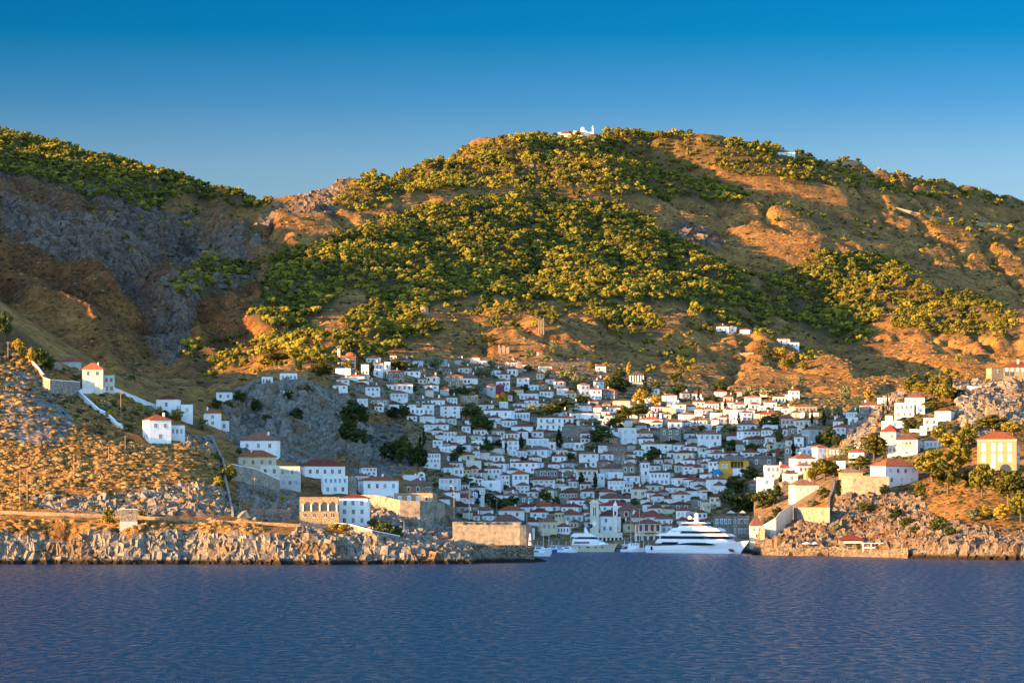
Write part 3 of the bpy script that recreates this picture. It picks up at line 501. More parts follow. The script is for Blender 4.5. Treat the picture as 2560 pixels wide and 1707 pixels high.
# ------------------------------------------------------------ houses
# left right ridge eave base wall roof windows-per-storey [turn] : columns and rows as measured on the photo
TAB = """
911 952 889 894 906 w R 3
929 960 905 908 942 w R 3/1 -.1
960 976 905 905 930 w F 1
902 922 911 911 938 w F 0/2
860 913 936 940 952 w R -
894 922 947 951 963 w B 1
838 873 943 948 958 w B 2
830 869 957 962 984 w B 2/0
910 950 960 966 992 w B 3/1 .12 shut_blue
945 963 975 975 991 s F 1
961 1011 924 929 957 s R 3/3 .16
995 1022 912 912 923 w F 1
1030 1058 898 901 914 w R 1 .1
1005 1051 924 927 940 w B 3
1040 1064 915 922 935 t G 1
1106 1157 935 939 967 t R 3/2 .1
1052 1097 957 962 974 w R 2
966 1032 956 960 978 w G 5
972 1020 976 982 1005 w B 4/1
1019 1037 983 983 1000 s F 1
890 920 991 995 1015 w B 2
922 972 992 997 1015 s B 3
960 997 1007 1010 1024 w B -
1003 1040 1006 1010 1030 w B 2/1
1035 1075 995 999 1019 s G 2
1077 1112 993 999 1018 w B 2
1026 1062 1019 1019 1037 w F 3
1053 1085 1007 1010 1035 w B 1/2
1098 1150 1009 1014 1047 w B 2/2/2
1017 1043 1035 1039 1051 w B 2
1049 1087 1035 1039 1060 w B 4/3
1087 1114 1047 1047 1060 w F 1
1148 1178 946 946 960 w F 3
1157 1194 933 945 958 w B -
1240 1275 947 952 977 w B 3/2 .12 shut_blue
1216 1239 959 963 993 g R 1
1239 1261 959 964 986 m B 0
1292 1323 940 944 968 w R 2/4
1341 1368 952 958 976 t R 1
1298 1347 982 984 1001 w F 4
1151 1196 982 988 1010 t F 2/1
1344 1364 1000 1007 1016 w B 1
1282 1319 1004 1008 1018 w B 2
1287 1314 1017 1020 1030 w B 2
1209 1287 1020 1025 1045 w G 3
1283 1327 1026 1030 1050 w K 5
1248 1293 1046 1050 1068 w B 4 .2 shut_teal
1343 1409 1038 1043 1075 w G 4/4
1426 1448 1034 1034 1048 w F 1
1489 1515 911 915 929 w B 2
1478 1506 944 948 955 w B 1
1484 1511 950 953 972 w B 2/1
1444 1474 957 961 990 w R 2/2 .25
1475 1504 969 973 999 w R 2/3 .12
1505 1545 970 976 998 b R 3/2
1532 1581 998 1001 1016 p B 3
1470 1496 999 1003 1012 w R 2
1441 1461 1007 1012 1025 w G 2
1482 1508 1010 1018 1030 w B 2
1425 1500 1033 1033 1048 w F 2
1617 1649 967 971 985 w G 2
1656 1692 984 988 1004 w B 2/2
1667 1689 1005 1005 1018 w F 1
1684 1715 1007 1010 1032 w B 1/2 .15
1731 1745 1000 1003 1016 w R 1
1697 1737 1030 1035 1051 w R 3
1600 1640 1016 1020 1030 w B 2
1671 1705 1048 1054 1072 w B 2
1759 1797 1002 1008 1024 w R 4
1804 1837 1000 1005 1023 w R 2
1833 1863 1004 1010 1022 w R 2
1863 1903 988 992 1012 w R 2 .1
1972 1999 970 976 1001 w R 2/2 .15
1957 1974 979 984 1000 w R 2/1 .15
1911 1942 1001 1005 1020 w R 2
1894 1915 1015 1015 1026 w F 1
1941 1957 1017 1017 1028 w F 1
1974 2043 1011 1015 1032 c R 6
1829 1888 1018 1023 1037 w G 3
1848 1880 1027 1030 1052 w B 2/2
1899 1941 1028 1034 1048 t R 3
1752 1782 1018 1022 1035 w B 2
1778 1800 1032 1032 1048 w F -
1795 1822 1037 1042 1060 w B 2
1742 1768 1043 1049 1062 w B 2
1824 1845 1036 1036 1060 w F 1
1952 1986 1038 1045 1066 p R 3
1985 2048 1044 1049 1068 i R 5
1954 1975 1015 1020 1034 w R 1
2000 2012 1032 1032 1044 w F 1
1842 1897 1053 1061 1074 w B 4
1844 1901 1073 1077 1095 w B 4/1
1907 1945 1062 1062 1076 w F -
1746 1803 1077 1084 1118 w B 4/2 0 shut_teal
1818 1857 1081 1089 1099 w K -
1873 1911 1089 1096 1116 s K 4/1
1912 1945 1087 1092 1110 w B 2
1953 1971 1068 1072 1090 w B 1
1971 1993 1064 1068 1086 s B 1
2006 2058 1066 1072 1108 g B 2/1 .33
1985 2012 1088 1091 1120 w B 1/2
1963 1985 1096 1099 1115 i K 1
1767 1806 1119 1123 1130 w K 2
1773 1819 1128 1133 1147 w B 4 .05 shut_blue
1819 1848 1128 1132 1142 w B 2
1745 1773 1130 1130 1147 w F 2
1853 1898 1122 1130 1142 w K 3
1757 1790 1142 1146 1160 w B 2
1771 1797 1148 1152 1180 w B 2/1
1732 1757 1162 1167 1182 w K 1
1749 1780 1179 1184 1194 w K -
1735 1768 1195 1201 1218 w B 2
1767 1818 1192 1197 1228 w B 0/0
1784 1812 1204 1212 1231 w B 0/3
1833 1864 1170 1170 1192 w F 0/1 0 shut_blue
1872 1893 1200 1205 1228 s R 5
1911 1950 1163 1163 1200 w F 3/1
1893 1935 1193 1193 1235 w F 1/2
1938 1976 1159 1168 1184 w K 2
1957 1995 1176 1182 1208 w B 1 .15
1976 2041 1134 1145 1168 w B 3 .2
1990 2030 1157 1163 1182 w B 3
2011 2030 1177 1177 1200 a F 1
1976 2048 1200 1211 1242 i B 3 .15
1950 1974 1201 1208 1232 s G -
1961 1980 1115 1115 1162 s F 1
1919 1944 1128 1131 1143 w K -
1993 2005 1070 1070 1083 w F 1
1873 1949 1141 1143 1166 s G 2
2016 2042 1109 1113 1130 w B 1
2032 2068 1111 1117 1146 w R 2/1 .3
2068 2100 1120 1120 1140 s F 3
2001 2030 1118 1118 1140 w F 2
2084 2115 1060 1067 1093 w K 2/2 .15
2083 2110 1048 1052 1064 w R 1
2115 2150 1024 1029 1043 w G 4
2120 2145 1043 1043 1058 w F 1
2086 2113 1030 1030 1042 w F 1
2152 2199 1005 1012 1022 w R 1
2197 2225 994 994 1008 w F 1
2263 2322 985 993 1013 w B 3 -.2
2237 2291 1007 1007 1045 w F 4/3
2293 2312 1013 1013 1038 w F 1
2208 2261 1052 1052 1072 w F 1
2213 2231 1039 1039 1060 w F -
2202 2255 1063 1078 1112 g K 2 -.3
2338 2392 1018 1027 1052 w B 5 -.3
2310 2345 1045 1045 1080 w F 2/2
2300 2320 1065 1065 1088 w F 2
2240 2306 1084 1098 1138 i B 5/5/1 -.2
2306 2356 1092 1100 1120 i B 4
2220 2241 1112 1112 1142 w F 2
2122 2169 1122 1130 1156 w R 2/1
2101 2157 1172 1180 1192 a G 3
2178 2299 1150 1164 1212 w R 4/3 .27
2091 2118 1152 1152 1172 w F 1
1138 1164 1083 1088 1114 w B 2/2
1125 1153 1107 1112 1130 w K 1
1117 1154 1134 1138 1155 w K 3
1109 1142 1074 1078 1105 w B 3/2
1082 1122 1056 1060 1074 w K 2
1047 1101 1127 1132 1170 w B 6/5/2
1100 1140 1116 1116 1131 w F 4
1103 1147 1162 1167 1185 w B 2
1097 1152 1189 1194 1228 w B 4/4
1134 1160 1168 1168 1190 w F 2
1165 1203 1151 1151 1170 i F -
1173 1196 1163 1170 1195 p K 1/1 .2
1173 1204 1083 1088 1100 v B 1 .2
1178 1208 1101 1101 1116 w F 2
1202 1230 1086 1090 1102 w B -
1226 1262 1072 1076 1092 i B 3
1252 1297 1078 1082 1097 w K 4
1278 1333 1059 1065 1080 w K 1
1329 1360 1074 1078 1093 w K 2
1255 1297 1094 1100 1138 w R 3/3/2
1316 1372 1096 1096 1115 w F 4 0 shut_pale
1312 1381 1115 1123 1142 w G 3
1371 1389 1105 1105 1126 w F 1
1408 1450 1100 1105 1120 w B 3
1322 1354 1138 1142 1155 w K 4
1222 1259 1133 1138 1155 w G 3 0 shut_brown
1228 1273 1152 1157 1176 w B 2
1275 1301 1139 1146 1162 w B 2
1275 1360 1152 1155 1180 w K 4/3
1380 1419 1134 1139 1155 w K 2
1391 1445 1151 1156 1168 g B 3
1370 1400 1155 1159 1172 w K 2
1211 1256 1164 1170 1198 w K 4/2
1265 1299 1170 1174 1186 w B -
1252 1275 1182 1186 1212 w K 2/3
1277 1322 1177 1184 1220 w R 3/1
1333 1395 1168 1172 1194 s G 5
1396 1442 1166 1171 1181 w B 2
1398 1445 1177 1185 1195 b B 3
1326 1388 1192 1198 1217 w K 4/3
1290 1324 1206 1212 1233 w B 3/3
1329 1362 1212 1217 1231 w K 2
1350 1393 1216 1224 1252 i B 2
1397 1451 1221 1230 1258 s K 6/1
1420 1445 1190 1196 1206 w K 2
1422 1447 1198 1202 1219 w B 2
1403 1425 1215 1215 1228 w F -
1171 1213 1212 1217 1233 w G 1
1203 1258 1200 1200 1226 w F 1
1259 1295 1218 1225 1240 p B 1
1238 1258 1231 1236 1245 w K -
1259 1295 1231 1237 1248 w B 1
1105 1150 1225 1229 1241 w K 1
1124 1186 1234 1243 1257 w K 3
1097 1125 1241 1246 1256 w K -
1119 1173 1254 1265 1282 g K 2
1174 1198 1259 1265 1278 s K 1
1200 1233 1267 1275 1286 w B -
1243 1311 1265 1275 1294 w R 2
1230 1305 1288 1302 1313 w B -
1297 1349 1257 1266 1281 w K 2
1325 1372 1271 1279 1294 w K 2
1289 1337 1310 1318 1348 w K 3 0 shut_blue
1346 1392 1295 1303 1338 c B 3
1320 1348 1298 1303 1313 w K -
1335 1382 1254 1265 1276 w R 1
1295 1334 1240 1240 1257 s F 2
1176 1205 1226 1231 1240 w B -
1199 1211 1238 1238 1266 w F -
1417 1461 1245 1249 1263 w K 2
1403 1455 1257 1266 1281 w K 3
1375 1402 1256 1264 1276 w K 1
1398 1458 1274 1286 1305 w R 3
1392 1428 1308 1315 1334 w K 4
1498 1549 1223 1229 1242 w K 1
1451 1486 1220 1227 1246 w B 2
1491 1576 1234 1245 1255 w B 2
1500 1576 1251 1263 1277 w K 3
1544 1600 1260 1274 1294 s B -
1498 1552 1276 1289 1331 w B 2/3
1555 1579 1217 1217 1233 w F 2
1578 1622 1214 1221 1247 i B 2
1612 1643 1226 1231 1249 w K 3
1644 1672 1223 1229 1241 g K -
1630 1660 1234 1239 1255 w K 1
1607 1634 1254 1260 1278 w K 1
1621 1657 1262 1269 1283 w B 2
1578 1612 1280 1292 1304 i K 1
1608 1655 1278 1291 1301 w K 2
1637 1682 1288 1296 1310 w B 3
1558 1588 1300 1308 1330 c B 1
1652 1682 1308 1313 1335 w B 2
1546 1592 1067 1069 1110 w F 2/2
1592 1632 1075 1082 1092 w R 3
1592 1635 1091 1095 1111 w B 2
1604 1645 1102 1109 1131 w B 2
1650 1705 1072 1072 1105 s F 3/1
1645 1680 1110 1110 1133 w F 1/1
1680 1712 1107 1111 1128 w G 2
1710 1742 1111 1115 1129 w K 2
1687 1745 1125 1131 1156 i K 3
1519 1568 1108 1113 1136 b B 5/4
1534 1568 1136 1136 1161 b F 3/2
1448 1498 1128 1133 1156 w B 2/1
1501 1534 1129 1134 1151 w R 2
1435 1461 1106 1106 1125 w F 2
1474 1492 1152 1152 1168 w F 1
1492 1533 1150 1153 1168 b B 1
1555 1596 1155 1162 1192 s B 2
1500 1558 1160 1170 1184 g B 1
1440 1495 1166 1173 1206 i B 4/1
1495 1512 1183 1183 1218 w F 1
1514 1558 1180 1180 1198 w F 1
1520 1562 1196 1200 1224 w K 4/3
1560 1600 1184 1188 1208 w B 2 0 shut_blue
1600 1624 1148 1155 1192 w B 2/1
1625 1657 1158 1163 1176 w G 2
1657 1680 1155 1159 1176 i B 3
1624 1686 1175 1180 1212 w B 5/4
1607 1625 1190 1190 1209 w F 1
1706 1745 1145 1149 1163 w K 2
1707 1745 1160 1164 1185 w K 3/2
1680 1727 1186 1193 1220 w K 3
1708 1745 1191 1198 1216 w K 1
1615 1659 1208 1212 1228 i G 2
1751 1777 1255 1255 1282 c F 2
1774 1807 1234 1241 1271 i K 2/1
1728 1774 1248 1248 1269 s F 1
1753 1768 1232 1232 1250 w F 1
1690 1728 1270 1275 1294 w K 3
1678 1727 1254 1259 1274 s K 2
1680 1726 1227 1234 1255 w R 1/1
1660 1703 1240 1246 1257 w R -
1714 1745 1222 1226 1244 w K -
1727 1767 1200 1203 1219 w B 1
1740 1765 1212 1216 1226 w B -
1693 1720 1292 1300 1312 i K -
1785 1832 1287 1290 1347 s F 4/1
1834 1874 1287 1289 1347 s F 4/4
1875 1908 1285 1313 1347 i B 2/1
390 448 989 997 1037 w K 1
448 482 1011 1011 1056 w F 1
352 427 1038 1049 1108 w R 2/1 .3
427 460 1063 1063 1102 w F 3
506 553 1023 1032 1065 w R 1/1 .08
552 571 1052 1052 1077 w F 1
540 583 974 979 1005 w G 2
654 681 942 942 960 w F 3
697 743 933 933 954 w F 4
743 769 938 938 951 t F -
701 726 977 977 987 w F 1
600 697 1084 1100 1132 w B 3
582 690 1127 1141 1170 c R 4 .14
645 699 1163 1163 1208 i F 2 .1
699 750 1165 1165 1224 g F 4/3 0 shut_teal
744 862 1150 1164 1196 w K 5
800 870 1189 1189 1234 w F 5/3
848 922 1236 1244 1312 w K 3/3/3
893 996 1192 1200 1240 w R 4
1008 1080 1197 1211 1234 t B 2 -.3
985 1092 1230 1232 1262 t F 4 -.1
897 942 1163 1167 1188 w B 4/3
888 922 1184 1188 1202 w B 4
1005 1047 1187 1187 1201 w F -
1025 1060 1190 1195 1204 p K 1
203 257 909 922 982 i R 2/2/1 .05
257 286 938 938 982 i F 2/2
154 199 893 903 917 g K 1
2469 2512 920 920 952 t F 1
2420 2455 965 965 975 w F -
1792 1822 812 816 830 w R 2
1822 1842 818 818 832 w F 1
1850 1880 822 824 834 w B 2
1942 1975 843 847 860 w R 2
1972 1998 856 856 868 w F 2
1945 1988 378 381 389 w F 3
1330 1356 872 878 890 t R 1
"""
# places people can find, to say which house is which
MARKS = [(1486,1292,'clock tower'),(1620,1315,'orange waterfront house'),(1836,1165,'ochre mansion with loggia'),(1628,1050,'red domed church'),(866,905,'pink arcaded church'),(2492,1130,'sunlit yellow mansion'),
 (798,1275,'stone house with four arches'),(245,945,'lone stone mansion'),(1045,1215,'sunlit stone fort house'),(1735,1300,'largest white yacht'),(1327,1350,'harbour beacon'),(2238,1180,'white mansion above retaining wall'),
 (1376,1058,'big square white house'),(1592,945,'columned grey mansion'),(1060,775,'ruined windmill'),(1985,985,'white house on sunlit knoll'),(1215,885,'white house with arches'),(1250,975,'maroon house'),(1173,1250,'harbour flagpole'),
 (1396,1255,'grey stone house with arched windows'),(986,940,'grey mansion on church ridge'),(2540,925,'sunlit mansion on right crag'),(700,1010,'grey central cliff'),(1030,1240,'battery crag'),(2275,1000,'white houses under right pines'),(1655,1195,'long five-windowed white house'),
 (1074,1150,'white house with six upper windows'),(1775,1098,'tall-windowed white house'),(1545,1120,'brown stone tenement'),(1365,1180,'grey stone arcaded house'),(1880,820,'white hilltop houses') ]
USED = set(); ORD = ['nearest','second','third','fourth','fifth','sixth','seventh','eighth','ninth','tenth','eleventh','twelfth']
DIRS = ['right of','upper right of','above','upper left of','left of','lower left of','below','lower right of']
RANK = {}
def place_words(cx, cy, kind, lim=14):
    """nearest landmark, compass sector seen in the photo, and rank in that sector"""
    L = min((m_ for m_ in MARKS if abs(m_[0]-cx) + abs(m_[1]-cy) > 9), key=lambda m_: math.hypot(m_[0]-cx, (m_[1]-cy) * 1.6))
    a = math.degrees(math.atan2(-(cy - L[1]) * 1.4, cx - L[0])); s = DIRS[int(((a + 22.5) % 360) // 45)]
    d = math.hypot(L[0]-cx, L[1]-cy)
    return L[2], s, d
PENDING = []
def describe(o, cx, cy, look, kind, cat, group): PENDING.append((o, cx, cy, look, kind, cat, group))
def flush_labels():
    G = {}
    for it in PENDING:
        L, s, d = place_words(it[1], it[2], it[4]); G.setdefault((it[4], L, s), []).append((d, it))
    for (kind, L, s), lst in G.items():
        lst.sort(key=lambda q: q[0])
        for n, (d, (o, cx, cy, look, kd, cat, group)) in enumerate(lst):
            o_ = (ORD[n] + ' ' if n < len(ORD) else 'far ') + kind if len(lst) > 1 else kind
            lab = f"{look}, {o_} {s} {L}"
            if len(lst) == 1: lab = f"{look}, only {kind} just {s} {L}"
            w_ = lab.split()
            if len(w_) > 16:
                lw = look.split(); cut = len(w_) - 16; lab = ' '.join(lw[:len(lw) - cut]).rstrip(',') + lab[len(look):]
            tag(o, lab, cat, group)
def rmesh(W, D_, h, oh=.35, th=.16):
    """hipped roof with eaves, on a W by D_ plan"""
    x0, x1, y0, y1 = -W/2-oh, W/2+oh, -oh, D_+oh
    if W >= D_:
        r = (D_/2 + oh) * .95; a, b = (x0 + r, D_/2, h), (x1 - r, D_/2, h)
        if a[0] > b[0] - .2: a = (-.1, D_/2, h); b = (.1, D_/2, h)
        f = [(4,5,9,8),(5,6,9),(6,7,8,9),(7,4,8)]
    else:
        r = (W/2 + oh) * .95; a, b = (0, y0 + r, h), (0, y1 - r, h)
        f = [(4,5,8),(5,6,9,8),(6,7,9),(7,4,8,9)]
    v = [(x0,y0,-th),(x1,y0,-th),(x1,y1,-th),(x0,y1,-th),(x0,y0,0),(x1,y0,0),(x1,y1,0),(x0,y1,0),a,b]
    f += [(3,2,1,0),(0,1,5,4),(1,2,6,5),(2,3,7,6),(3,0,4,7)]
    return v, f
WMESH = {}
def win_mesh(mat, framed=False):
    k = (mat, framed)
    if k not in WMESH:
        b = MB(); v = b
        if framed: b.box(-.66, .66, -.07, .0, -.62, .66); n0 = len(b.f); b.box(-.5, .5, -.11, -.05, -.5, .5); mi = [0]*n0 + [1]*6; mats = [M['trim'], M[mat]]
        else: b.box(-.5, .5, -.06, .0, -.5, .5); n0 = 6; b.box(-.035, .035, -.085, -.05, -.5, .5); b.box(-.62, .62, -.12, -.0, -.60, -.51); mi = [0]*6 + [1]*6 + [1]*6; mats = [M[mat], M['trim']]
        WMESH[k] = mesh('window', b.v, b.f, mats, mi)
    return WMESH[k]
CHIM = mesh('chimney', *(lambda b: (b.v, b.f))(MB().box(-.3,.3,-.3,.3,-1.2,1.0).box(-.4,.4,-.4,.4,1.0,1.15).box(-.2,.2,-.2,.2,1.15,1.45)), M['trim'])
WNAME = {'w':'white','i':'ivory','c':'cream','p':'pink','g':'grey','m':'maroon','o':'orange','y':'ochre','a':'apricot','v':'pale green','u':'pale blue','s':'grey stone','t':'warm stone','b':'brown stone'}
RNAME = {'R':'terracotta roof','B':'brown tiled roof','G':'greyed tiled roof','K':'dark red roof','F':'flat roof'}
NUMW = ['no','one','two','three','four','five','six']
def house(x0, x1, yr, ye, yb, wall, roof, wins, q=None, shut=None, register=True, name=None, frames=None):
    cx = (x0 + x1) / 2
    X, D, Z = hit(cx, yb)
    s = D / F; Wv = (x1 - x0) * s; hgt = (yb - ye) * s
    if q is None: q = rnd.choice([-.2, -.12, -.05, 0, .05, .1, .16, .22]) if abs(yb-ye) > 8 else 0
    base_d = max(4.5, min(10, Wv * .8))
    sn = min(.75, abs(q) * Wv / base_d) if q else 0; th = math.asin(sn) * (1 if q > 0 else -1)
    W = Wv * (1 - abs(q)) / max(.6, math.cos(th)); Dp = base_d
    # centre of the front wall: shift so that both walls together fill the measured width
    shift = (abs(q) * Wv / 2) * (1 if q > 0 else -1)
    fx = X + shift; rz = th
    o = empty(name or ('stone_house' if wall in 'stb' else 'house'), (fx, D, Z), rz)
    b = MB(); top = hgt
    n = (F) and 0
    flat = roof == 'F'
    if flat:
        pt = .45; b.box(-W/2, W/2, 0, .3, -6, top); b.box(-W/2, W/2, Dp-.3, Dp, -6, top); b.box(-W/2, -W/2+.3, .3, Dp-.3, -6, top); b.box(W/2-.3, W/2, .3, Dp-.3, -6, top)
    else:
        b.box(-W/2, W/2, 0, Dp, -6, top - .16)
    b.build('wall', M[wall], o)
    if flat:
        r = MB().box(-W/2+.3, W/2-.3, .3, Dp-.3, top-.9, top-.5).build('roof_terrace', M['deck'], o)
    else:
        rh = max(1.15, min(3.8, (ye - yr) * s * 1.2))
        v, f = rmesh(W, Dp, rh); r = obj('roof', mesh('roof', v, f, M[roof]), o, (0, 0, top))
        if rnd.random() < .55: obj('chimney', CHIM, r, (rnd.uniform(-.35, .35) * W, Dp * rnd.choice([.35, .6]), rh * .6), sc=(rnd.uniform(.8, 1.2),) * 3)
    # windows, storey by storey from the top; a thing of stone gets white surrounds
    if wins != '-':
        st = [int(k) for k in wins.split('/')]; k = len(st); sh = min((top - .4) / k, 4.2)
        if shut is None: shut = rnd.choice(['shut_grey', 'shut_grey', 'dark', 'shut_grey', 'shut_brown', 'shut_pale', 'dark', 'shut_teal'])
        fr = frames if frames is not None else wall in 'sto'
        for i, c in enumerate(st):
            zc = top - .55 - sh * (i + .42)
            wh = min(1.7, sh * .52); ww = min(1.05, W / max(c, 1) * .42)
            for j in range(c):
                xx = (j - (c - 1) / 2) * (W * .92 / max(c, 1)) + rnd.uniform(-.12, .12)
                mat = shut if rnd.random() < .8 else 'dark'
                obj('window', win_mesh(mat, fr), o, (xx, 0, zc), sc=(ww, 1, wh))
            if abs(q) > .13 and c > 0:
                sx = -1 if q > 0 else 1
                for j in range(2 if abs(q) > .25 else 1):
                    obj('window', win_mesh(shut, fr), o, (sx * W/2, Dp * (.35 + .35 * j if abs(q) > .25 else .5), zc), (0, 0, -sx * -math.pi/2), (ww, 1, wh))
        if st and (st[0] or 0) and hgt > 5 and rnd.random() < .16 and W > 7:
            bz = top - .55 - sh * .42 - wh * .6; bal = MB().box(-1.6, 1.6, -.9, 0, bz - .12, bz)
            for kx in np.linspace(-1.55, 1.55, 9): bal.box(kx - .03, kx + .03, -.88, -.82, bz, bz + .9)
            bal.box(-1.6, 1.6, -.9, -.8, bz + .86, bz + .93); bal.build('balcony', M['metal'], o)
    if register:
        st_n = 1 if wins == '-' else len(wins.split('/')); size = 'long' if (x1-x0) > 55 and (yb-ye) < 24 else ('big' if (x1-x0) * (yb-ye) > 1500 else ('small' if (x1-x0) * (yb-ye) < 420 else ''))
        wn = '' if wins in '-' else f"{NUMW[int(wins.split('/')[0])]} upper windows" if len(wins) > 1 and wins[0] != '0' else (f"{NUMW[int(wins[0])]} windows" if wins[0] not in '01-' else '')
        look = ' '.join(x for x in [size, WNAME[wall], 'house,' if wn else 'house,', RNAME[roof]] if x).replace('house, flat roof', 'flat-roofed house')
        look = look.replace('house, ', 'house, ')
        describe(o, cx, (yr + yb) / 2, look, 'house', 'house', 'houses of the island town')
    HRECT.append((x0, x1, yr, yb)); return o, W, Dp, top
class Bulk:
    v = []; f = []; mi = []; mats = []
    @classmethod
    def add(c, v, f, mat, o):
        if mat not in c.mats: c.mats.append(mat)
        n = len(c.v); (x0, y0, z0), a = o; ca, sa = math.cos(a), math.sin(a)
        c.v += [(x0 + x*ca - y*sa, y0 + x*sa + y*ca, z0 + z) for x, y, z in v]; c.f += [tuple(i + n for i in q) for q in f]; c.mi += [c.mats.index(mat)] * len(f)
def bulk_house(x0, x1, yr, ye, yb, wall, roof, wins, q=None, shut=None):
    cx = (x0 + x1) / 2; X, D, Z = hit(cx, yb); s = D / F; W = (x1 - x0) * s; top = (yb - ye) * s; Dp = max(4.5, min(9, W * .8)); th = rnd.uniform(-.25, .25); o = ((X, D, Z), th)
    b = MB().box(-W/2, W/2, 0, Dp, -6, top - (.16 if roof != 'F' else 0)); Bulk.add(b.v, b.f, M[wall], o)
    if roof == 'F': b = MB().box(-W/2+.25, W/2-.25, .25, Dp-.25, top, top + .12); Bulk.add(b.v, b.f, M['deck'], o)
    else:
        v, f = rmesh(W, Dp, max(1.15, min(3.8, (ye - yr) * s * 1.2))); Bulk.add([(x, y, z + top) for x, y, z in v], f, M[roof], o)
        if rnd.random() < .5: b = MB().box(W*.2, W*.2+.6, Dp*.5, Dp*.5+.6, top, top + 2.3); Bulk.add(b.v, b.f, M['trim'], o)
    if wins != '-':
        st = [int(k) for k in wins.split('/')]; sh = min((top - .4) / len(st), 4.2); mt = M[rnd.choice(['shut_grey', 'dark', 'shut_brown', 'shut_pale', 'shut_teal'])]
        for i, c_ in enumerate(st):
            zc = top - .55 - sh * (i + .42); wh = min(1.7, sh * .52) / 2; ww = min(1.05, W / max(c_, 1) * .42) / 2
            for j in range(c_): xx = (j - (c_ - 1) / 2) * (W * .92 / max(c_, 1)); b = MB().box(xx - ww, xx + ww, -.06, .02, zc - wh, zc + wh); Bulk.add(b.v, b.f, mt, o)
    HRECT.append((x0, x1, yr, yb))
HRECT = []
AREAS = sorted(((float(t[1]) - float(t[0])) * (float(t[4]) - float(t[2])) for t in (l.split() for l in TAB.strip().splitlines())), reverse=True); AMIN = AREAS[min(284, len(AREAS) - 1)]
for ln in TAB.strip().splitlines():
    t = ln.split(); q = float(t[8]) if len(t) > 8 else None
    big_ = (float(t[1]) - float(t[0])) * (float(t[4]) - float(t[2])) > AMIN or float(t[4]) < 892 or float(t[0]) > 2380
    (house if big_ else bulk_house)(*map(float, t[:5]), t[5], t[6], t[7], q, t[9] if len(t) > 9 else None)

# small houses and annexes that fill the gaps of the crowded lower town
DENSE = [(1130,1215),(1110,1150),(1050,1060),(900,1010),(880,950),(960,905),(1100,900),(1300,905),(1450,950),(1560,1010),(1700,990),(1900,985),(2040,1020),(2060,1090),(1990,1170),(1880,1150),(1770,1240),(1770,1300),(1640,1330),(1260,1310),(1140,1300)]
TREES_AT = [(1303,1115),(1240,1250),(1258,1255),(1280,1250),(1362,1242),(1500,1088),(1488,1112),(1635,1138),(1840,1214),(1875,1185),(1905,1248),(1830,1250),(1560,1040),(1480,1060),(1397,1100),(1454,1200),(1205,1062),(1182,1033),(1830,1114),(1825,1075),(1948,1090),(1215,1122),(1680,1103),(1890,1225)]
def covered(x0, x1, y0, y1, m=0): return any(x0 < b - m and x1 > a + m and y0 < d - m and y1 > c + m for a, b, c, d in HRECT)
nf = 0
for y in range(905, 1318, 4):
    for k in range(70 if y > 1020 else 9):
        x = rnd.uniform(880, 2050); w = rnd.uniform(17, 32); hh = rnd.uniform(9, 18)
        if not inpoly(np.array([x]), np.array([float(y)]), DENSE)[0]: continue
        if any(abs(a - x) < 22 and abs(b - y) < 20 for a, b in TREES_AT): continue
        ys = y - hh
        if covered(x - w*.22, x + w*.22, ys + 3, y - 3): continue
        rf = rnd.choice('BKFRBGBRG'); rr = 0 if rf == 'F' else rnd.uniform(3, 6)
        bulk_house(x - w/2, x + w/2, ys - rr, ys, y + 3, rnd.choice('wwwwwgiscii'), rf, rnd.choice(['2', '1', '2', '3', '2', '-']) if hh < 16 else '2/1'); nf += 1
tag(obj('small_town_houses', mesh('small_town_houses', Bulk.v, Bulk.f, Bulk.mats, Bulk.mi)), 'the many smallest houses and annexes crowded between the larger town houses', 'houses', kind='stuff')
print('fillers', nf)
# ------------------------------------------------------------ landmarks
def at(px, py): 
    X, D, Z = hit(px, py); return X, D, Z, D / F
def awin(b, x, y, z, w, h, t=.06, n=7):
    """an arched opening: outline pushed out of the wall at y"""
    pts = [(x - w/2, z), (x + w/2, z), (x + w/2, z + h - w/2)] + [(x + w/2 * math.cos(a), z + h - w/2 + w/2 * math.sin(a)) for a in np.linspace(.3, math.pi - .3, n)] + [(x - w/2, z + h - w/2)]
    b.prism(pts, y - t, y)
def wins(o, xs, z, w, h, mat='dark', framed=True):
    for x in xs: obj('window', win_mesh(mat, framed), o, (x, 0, z), sc=(w, 1, h))
def aw(o, xs, z, w, h, mat='dark', frame=True, y=0.0):
    for x in xs:
        if frame: 
            f = MB(); awin(f, x, y, z - .2, w + .45, h + .4, .07); fo = f.build('window', M['trim'], o); g = MB(); awin(g, x, y, z, w, h, .14); g.build('pane', M[mat], fo)
        else: g = MB(); awin(g, x, y, z, w, h, .05); g.build('window', M[mat], o)
# clock tower
X, D, Z, s = at(1486, 1338); o = empty('clock_tower', (X, D, Z), -.06)
wd = 21 * s
MB().box(-wd/2, wd/2, 0, wd, -4, 46*s).box(-wd/2-.2, wd/2+.2, -.2, wd+.2, 46*s, 46*s+.5).build('base', M['i'], o)
u = MB()
for x0, x1 in ((-wd/2, -wd*.16), (-wd*.05, wd*.05), (wd*.16, wd/2)): u.box(x0, x1, 0, wd, 46*s+.5, 70*s)
u.box(-wd/2, wd/2, 0, wd, 70*s, 80*s); u.build('belfry', M['i'], o)
MB().box(-wd*.4, wd*.4, wd*.4, wd*.5, 46*s+.5, 70*s).build('belfry_opening', M['dark'], o)
MB().box(-wd/2-.35, wd/2+.35, -.35, wd+.35, 80*s, 84*s).box(-wd*.42, wd*.42, wd*.08, wd*.92, 84*s, 88*s).build('cornice', M['i'], o)
MB().cyl(0, 0, -.04, .04, .9, .9, 16).build('clock_face', M['trim'], o, (0, -.05, 30*s), (R(90), 0, 0))
